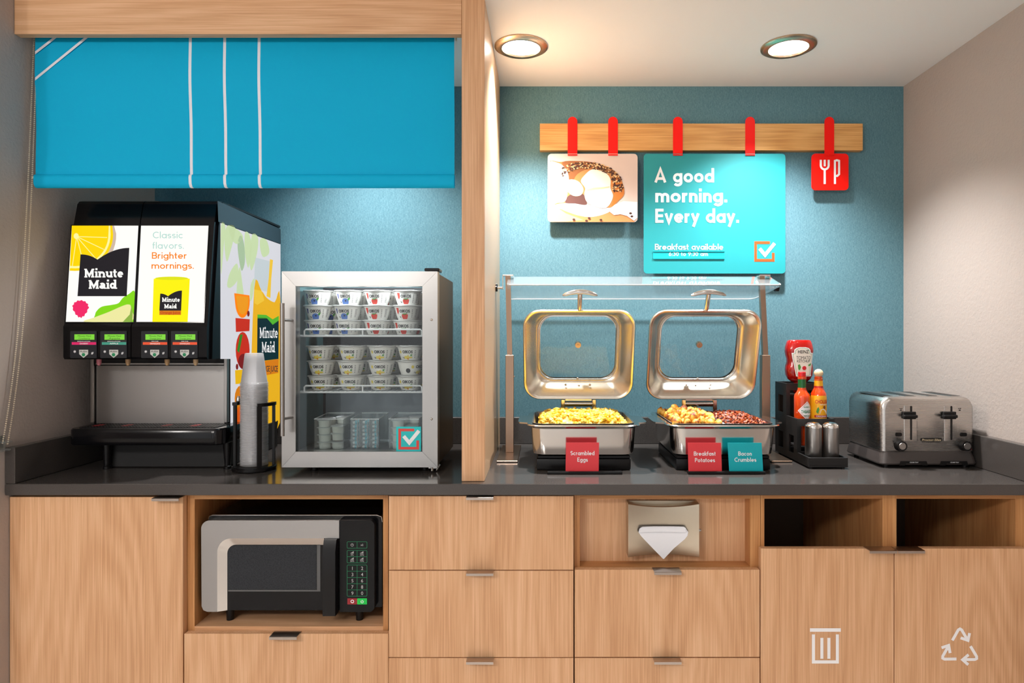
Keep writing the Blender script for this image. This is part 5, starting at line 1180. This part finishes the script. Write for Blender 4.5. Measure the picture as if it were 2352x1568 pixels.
# ------------------------------------------------------------------ toaster
def toaster():
    x0, x1, y0, y1 = X_(2022, 1.94), X_(2236, 1.94), 1.935, 2.15; zt = Z_(911, 1.95); zb = Z_(1037, 1.935)
    t = thing('toaster', 'brushed steel four slot toaster in the corner by the taupe wall', 'toaster', ((x0 + x1) / 2, 2.04, CT))
    def lp_(y, i, zz=0): return [Vector((x, y, z)) for x, z in rr(x0 + i, zb + zz, x1 - i, zt - i, [.002, .002, .03, .03], 8)]
    L = [lp_(y0, .012), lp_(y0 + .003, .004), lp_(y0 + .012, 0), lp_(y1 - .012, 0), lp_(y1 - .003, .004), lp_(y1, .012)]
    body = part('shell', MB().loft(L, True, True), brushed('toaster_steel', srgb(200, 196, 192), .27, (6, 6, 900), k=.04, ani=.5), t, 'brushed steel shell', ang=50)
    # plastic base
    def bl(i, z): return [Vector((x, y, z)) for x, y in rr(x0 - .006 + i, y0 - .010 + i, x1 + .006 - i, y1 + .008 - i, .02, 5)]
    part('base', MB().loft([bl(.012, CT + .008), bl(.002, CT + .010), bl(0, CT + .014), bl(.003, zb - .018), bl(.008, zb), bl(.02, zb + .0003)], True, True), pm('toaster_base', srgb(64, 58, 56), .4), t, 'dark grey plastic base', ang=30)
    for x in (x0 + .02, x1 - .02):
        for y in (y0 + .015, y1 - .02): part('foot', MB().cyl((x, y, CT + .0005), (x, y, CT + .009), .008, n=14), blackP, t)
    yf = y0 - .0002; mp = front(yf)
    for k, cx in enumerate((2092, 2184.5)):
        ch = part('lever_channel', MB().loft([[mp(a, q, 0) for a, q in rr(cx - 16, 929, cx + 16, 1014, 3, 4)], [mp(a, q, 2) for a, q in rr(cx - 14.5, 930.5, cx + 14.5, 1012.5, 3, 4)]], False, True), MATS['toaster_steel'], t)
        part('lever_slot', poly_px(MB(), rr(cx - 2, 932, cx + 2.6, 1010, 2, 4), mp, 3), eBlack, ch)
        z0, z1 = Z_(963, 1.92), Z_(946, 1.92)
        part('lever', MB().box(X_(cx - 14, 1.92), yf - .010, z0, X_(cx + 15, 1.92), yf - .001, z1, .0015).box(X_(cx - 10, 1.9), yf - .024, Z_(960, 1.91), X_(cx + 22, 1.9), yf - .0102, Z_(953, 1.91), .002), blackP, t, 'black toast lever')
        bx_ = 2064 if k == 0 else 2213; kx = 2066 if k == 0 else 2214
        part('cancel_button', MB().loft([[mp(a, q, 0) for a, q in rr(bx_ - 7.5, 993, bx_ + 7.5, 1002, 3, 4)], [mp(a, q, 6) for a, q in rr(bx_ - 7, 993.5, bx_ + 7, 1001.5, 3, 4)]], False, True), blackP, t)
        c = at(kx, 1022.5, yf); kn = part('browning_knob', MB().cyl(c, c + Vector((0, -.016, 0)), .0168, .0145, n=28), blackP, t)
        part('knob_face', MB().cyl(c + Vector((0, -.0161, 0)), c + Vector((0, -.0175, 0)), .0105, .0098, n=24), steelH, kn, 'steel knob face'); part('knob_dot', MB().sphere(c + Vector((-.008 if k == 0 else .0125, -.013, -.009)), .0017, 8, 5), pm('red_dot', srgb(210, 20, 40), .4), kn)
        b = MB(); font_text(b, 'CANCEL', bx_, 990.5, 2.4, mp, 2, width=13, bold=0)
        for a in range(-140, 141, 40): poly_px(b, arc(kx + 16 * math.sin(R(a)), 1022 - 16.5 * math.cos(R(a)), .7, .7, 0, 360, 6)[:-1], mp, 2)
        ax = 2069.5 if k == 0 else 2204.5; poly_px(b, [(ax - 2.4, 943), (ax + 2.4, 943), (ax, 940)], mp, 2); poly_px(b, [(ax - 2.6, 937), (ax - 1, 937), (ax - 1, 939), (ax - 2.6, 939)], mp, 2); poly_px(b, [(ax + 1, 937), (ax + 2.6, 937), (ax + 2.6, 939), (ax + 1, 939)], mp, 2)
        part('panel_print', b, eBlack, t)
        cxx = 2098 if k == 0 else 2191; fb = front(y0 - .0105)
        tr = part('crumb_tray', poly_px(MB(), [(cxx - 33, 1068.5), (cxx - 30, 1058.5), (cxx + 30, 1058.5), (cxx + 33, 1068.5), (cxx + 20, 1068.5), (cxx + 17, 1064), (cxx - 17, 1064), (cxx - 20, 1068.5)], fb, 2), blackP, t)
        b = MB(); font_text(b, 'CRUMB TRAY', cxx + 1, 1062.6, 2.6, fb, 4, width=20); part('lettering', b, white, tr)
    b = MB(); poly_px(b, rr(2114, 1006, 2164, 1013.5, 3.5, 4), mp, 2); bd = part('badge', b, eBlack, t, 'black maker badge')
    b = MB(); font_text(b, 'Proctor-Silex', 2139, 1012, 5, mp, 4, width=44, skew=.2); part('lettering', b, pm('badge_gold', srgb(226, 206, 170), .4), bd); b = MB(); font_text(b, 'COMMERCIAL', 2139, 1016.5, 2.4, mp, 2, width=42, bold=0); part('panel_print', b, eBlack, t)
    for i in range(4):
        xx = x0 + .035 + i * (x1 - x0 - .07) / 3; part('toast_slot', MB().box(xx - .016, y0 + .03, zt + .0002, xx + .016, y1 - .03, zt + .0012).box(xx - .013, y0 + .034, zt + .0013, xx + .013, y1 - .034, zt + .0016, m=1), [chrome, eBlack], t)
toaster()

# ------------------------------------------------------------------ microwave
def microwave():
    YM = 1.765; x0, x1, z0, z1 = X_(462, YM), X_(868, YM), Z_(1405, YM), Z_(1195, YM); nz = Z_(1438, KF)
    t = thing('microwave', 'steel and black commercial microwave inside the oak niche', 'microwave', ((x0 + x1) / 2, 1.95, nz))
    part('casing', MB().exy(rr(x0 + .008, z0 + .004, x1 + .006, z1 + .008, [.004, .004, .012, .012], 5), YM + .022, 2.12), blackG, t)
    part('top_trim', MB().tube([(x0 + .008, YM + .0225, z1 - .003), (x0 + .010, YM + .0225, z1 + .005), (x0 + .020, YM + .0225, z1 + .0085), (x1 - .008, YM + .0225, z1 + .0085), (x1 + .004, YM + .0225, z1 + .004), (x1 + .0065, YM + .0225, z1 - .01)], .0011, 6), chrome, t)
    mp = front(YM); ir = lambda l, r0: None
    outer = [(462, 1214)] + [(481 - 19 * math.cos(R(a)), 1214 - 19 * math.sin(R(a))) for a in range(10, 91, 10)] + [(779, 1195), (779, 1236)]
    c1 = [(744, 1236), (531, 1236)] + [(531 - 32 * math.sin(R(a)), 1268 - 32 * math.cos(R(a))) for a in range(10, 91, 10)] + [(499, 1404.5)]
    face = outer + c1 + [(476, 1404.5), (467, 1401), (463, 1392)]
    d = part('door_frame', MB().loft([[mp(a, q) for a, q in face], [mp(a, q) + Vector((0, .021, 0)) for a, q in face]], True, True), steelH, t, 'brushed steel door frame', ang=25)
    c2 = [(744, 1253.5), (537, 1253.5)] + [(537 - 19 * math.sin(R(a)), 1273 - 19.5 * math.cos(R(a))) for a in range(10, 91, 10)] + [(518, 1404.5)]
    b = MB(); bk = Vector((0, .010, 0))
    for i in range(len(c1) - 1): b.poly([mp(*c1[i]), mp(*c1[i + 1]), mp(*c2[i + 1]) + bk, mp(*c2[i]) + bk])
    part('door_bevel', b, chrome, d, 'bright bevelled inner edge')
    win = [(779, 1236.5), (779, 1404.5)] + c2[::-1]
    part('door_window', MB().loft([[mp(a, q) + bk for a, q in win], [mp(a, q) + bk * 2 for a, q in win]], True, True), blackG, t, 'black door glass', ang=20)
    mesh_m = pm('window_mesh', srgb(30, 32, 36), .35, spec=.25); vv = nd(mesh_m, 'ShaderNodeTexVoronoi', i_Scale=640.0); lk(mesh_m, coords(mesh_m, (1, 0, 1), False), vv.inputs['Vector']); lk(mesh_m, ramp(mesh_m, vv.outputs[0], [(.2, srgb(16, 17, 19)), (.55, srgb(46, 49, 54))]), mesh_m.node_tree.nodes['Principled BSDF'].inputs['Base Color'])
    w2 = [(724, 1254), (724, 1357), (519, 1357), (519, 1274)] + [(537 - 18 * math.cos(R(a)), 1273 - 19 * math.sin(R(a))) for a in range(10, 91, 20)]
    part('window_screen', poly_px(MB(), w2, lambda a, q, l: mp(a, q) + bk - Vector((0, .0006, 0))), mesh_m, d, 'perforated window screen')
    b = MB(); rect_px(b, 725, 1254, 733, 1361, lambda a, q, l: mp(a, q) + bk - Vector((0, .0006, 0))); rect_px(b, 520, 1357.5, 725, 1361, lambda a, q, l: mp(a, q) + bk - Vector((0, .0006, 0))); part('window_reflection', b, pm('window_reflection', srgb(92, 92, 92), .35), d)  # grey strips paint the reflections beside and below the window screen
    hx0, hx1 = X_(743, YM - .012), X_(772, YM - .012)
    prof = [(YM + .009, Z_(1236, YM)), (YM - .010, Z_(1237, YM)), (YM - .020, Z_(1262, YM)), (YM - .020, Z_(1402, YM)), (YM - .018, Z_(1408, YM)), (YM + .009, Z_(1408, YM))]
    part('door_handle', MB().exx(prof, hx0, hx1), blackP, t, 'black grab handle', ang=20)
    cp_ = rr(780.5, 1195, 866, 1406, 12, 6); cp_ = rr(780.5, 1195, 860, 1405, [.5, 12, 12, .5], 6)
    k = part('control_panel', MB().loft([[mp(a, q) for a, q in cp_], [mp(a, q) + Vector((0, .021, 0)) for a, q in cp_]], True, True), pm('panel_charcoal', srgb(24, 24, 25), .5, spec=.2), t, 'black control panel', ang=40)
    gr = pm('key_green', srgb(22, 140, 92), .5); b = MB()
    def cell(xa, ya, xb, yb, rows):
        for q in ribbon(rr(xa, ya, xb, yb, 2, 3) + [rr(xa, ya, xb, yb, 2, 3)[0]], .8): poly_px(b, q, mp, 1)
        xm = (xa + xb) / 2; rect_px(b, xm - .4, ya, xm + .4, yb, mp, 1)
        for i in range(1, rows): yy = ya + (yb - ya) * i / rows; rect_px(b, xa, yy - .4, xb, yy + .4, mp, 1)
    cell(797.5, 1243.5, 843, 1258.5, 1); cell(797.5, 1263.5, 843, 1292, 2); cell(797.5, 1297, 843, 1368.5, 5); part('key_outlines', b, gr, k)
    b = MB()
    for i, c in enumerate('1234567890'): font_text(b, c, 809.5 + 22.3 * (i % 2), 1308.3 + 14.3 * (i // 2), 8, mp, 1, bold=.002)
    for i, c in enumerate(('0%', '20%', '50%', '70%')):
        xx, yy = 809 + 22.3 * (i % 2), 1275.5 + 14.3 * (i // 2); font_text(b, c, xx, yy, 4, mp, 1, bold=0)
        for j in range(4): rect_px(b, xx - 4 + j * 2, yy - 6 - j * 1.3, xx - 2.6 + j * 2, yy - 5, mp, 1)
    font_text(b, 'x2', 831.5, 1253, 4.5, mp, 1, bold=.01)
    for q in ribbon(arc(809, 1251, 3, 3, 0, 360, 14), .8): poly_px(b, q, mp, 1)
    for q in ribbon([(809, 1249), (809, 1251.3)], .8): poly_px(b, q, mp, 1)
    part('key_print', b, pm('key_white', srgb(190, 190, 190), .5), k)
    part('stop_key', poly_px(MB(), rr(798, 1373.5, 820.5, 1387.5, 1.2, 3), mp, 1), pm('stop_red', srgb(148, 24, 34), .4), k, 'red stop key'); part('start_key', poly_px(MB(), rr(820.5, 1373.5, 843, 1387.5, 1.2, 3), mp, 1), pm('start_green', srgb(0, 196, 74), .4), k, 'green start key')
    b = MB()
    for q in ribbon(arc(809.5, 1380.5, 3.2, 3.2, 0, 360, 16), 1.6): poly_px(b, q, mp, 2)
    for q in ribbon(arc(832, 1381, 3, 3, -50, 230, 14), 1.1) + ribbon([(832, 1377), (832, 1381)], 1.1): poly_px(b, q, mp, 2)
    part('key_symbol', b, white, k)
    for px in (529, 826):
        x = X_(px, 1.80)
        for y in (1.80, 2.07): part('foot', MB().cyl((x, y, nz + .0005), (x, y, z0 + .006), .0095, .011, n=16), blackP, t)
microwave()

# ------------------------------------------------------------------ napkin dispenser
def napkin():
    ys = 1.762; yb = KF + .0445; x0, x1, z0, z1 = X_(1443, ys), X_(1606, ys), Z_(1279.5, ys), Z_(1156, ys); xm = (x0 + x1) / 2
    t = thing('napkin_dispenser', 'satin nickel napkin dispenser with a concave front in the oak niche', 'napkin dispenser', (xm, ys, z0))
    n_ = 20; top = []; bot = []
    L = []
    for i in range(n_ + 1):
        u = -1 + 2 * i / n_; x = xm + u * (x1 - x0) / 2; sag = 1 - u * u; y = ys + .012 * sag; zt = z1 - .011 * sag; zb = z0 + .004 * sag
        L.append([Vector((x, y, zb + .0015)), Vector((x, y + .0012, zb)), Vector((x, yb, zb)), Vector((x, yb, zt)), Vector((x, y + .002, zt)), Vector((x, y, zt - .002))])
    part('body', MB().loft([l for l in L], True, True), nickel, t, ang=40)
    part('back_plate', MB().box(x0 + .002, yb - .006, z0 + .002, x1 - .002, yb - .0002, z1, .001), nickel, t)
    part('opening', MB().poly([Vector((xm + (a - 1524.5) * ys / F, ys + .0112 + .0005, Z_(q, ys))) for a, q in rr(1470, 1211, 1577, 1229, 7, 5)]), blackM, t)
    part('lock_pin', MB().cyl((x1 + .0003, 1.785, Z_(1217.5, 1.785)), (x1 + .010, 1.785, Z_(1217.5, 1.785)), .0035, n=12), steelV, t)
    nap = thing('paper_napkin', 'folded white paper napkin pulled from the dispenser slot', 'napkin', (xm, ys, Z_(1284, ys))); P = pm('napkin_paper', srgb(240, 241, 246), .8)
    b = MB(); rows = [(1211, 1478, 1571, -.001), (1214, 1469, 1576, .0035), (1222, 1466.5, 1581, .005), (1230, 1472, 1579, .006), (1238, 1479, 1573, .0065), (1260, 1500, 1548, .0075), (1284, 1523.5, 1525.5, .0085)]
    vs = []
    for py, a, c, off in rows:
        for i in range(9):
            px = a + (c - a) * i / 8; u = (px - 1524.5) / 81.5; vs.append(Vector((xm + (px - 1524.5) * ys / F, ys + .012 * (1 - min(1, u * u)) - off - .0005, Z_(py, ys))))
    fs = [(j * 9 + i, j * 9 + i + 1, (j + 1) * 9 + i + 1, (j + 1) * 9 + i) for j in range(len(rows) - 1) for i in range(8)]
    b.add(vs, fs); part('sheet', b, P, nap, ang=80)
    b = MB(); l = []
    for (py, a, c, off) in ((1211.5, 1470, 1573, .0045), (1209.6, 1476, 1571, .0065), (1212, 1471, 1575, .009), (1222, 1468, 1575, .0092)):
        l.append([Vector((xm + (a + (c - a) * i / 8 - 1524.5) * ys / F, ys + .012 * (1 - ((a + (c - a) * i / 8 - 1524.5) / 81.5) ** 2) - off, Z_(py, ys))) for i in range(9)])
    b.add([p for q in l for p in q], [(j * 9 + i, j * 9 + i + 1, (j + 1) * 9 + i + 1, (j + 1) * 9 + i) for j in range(3) for i in range(8)]); part('fold', b, P, nap, ang=80)
napkin()
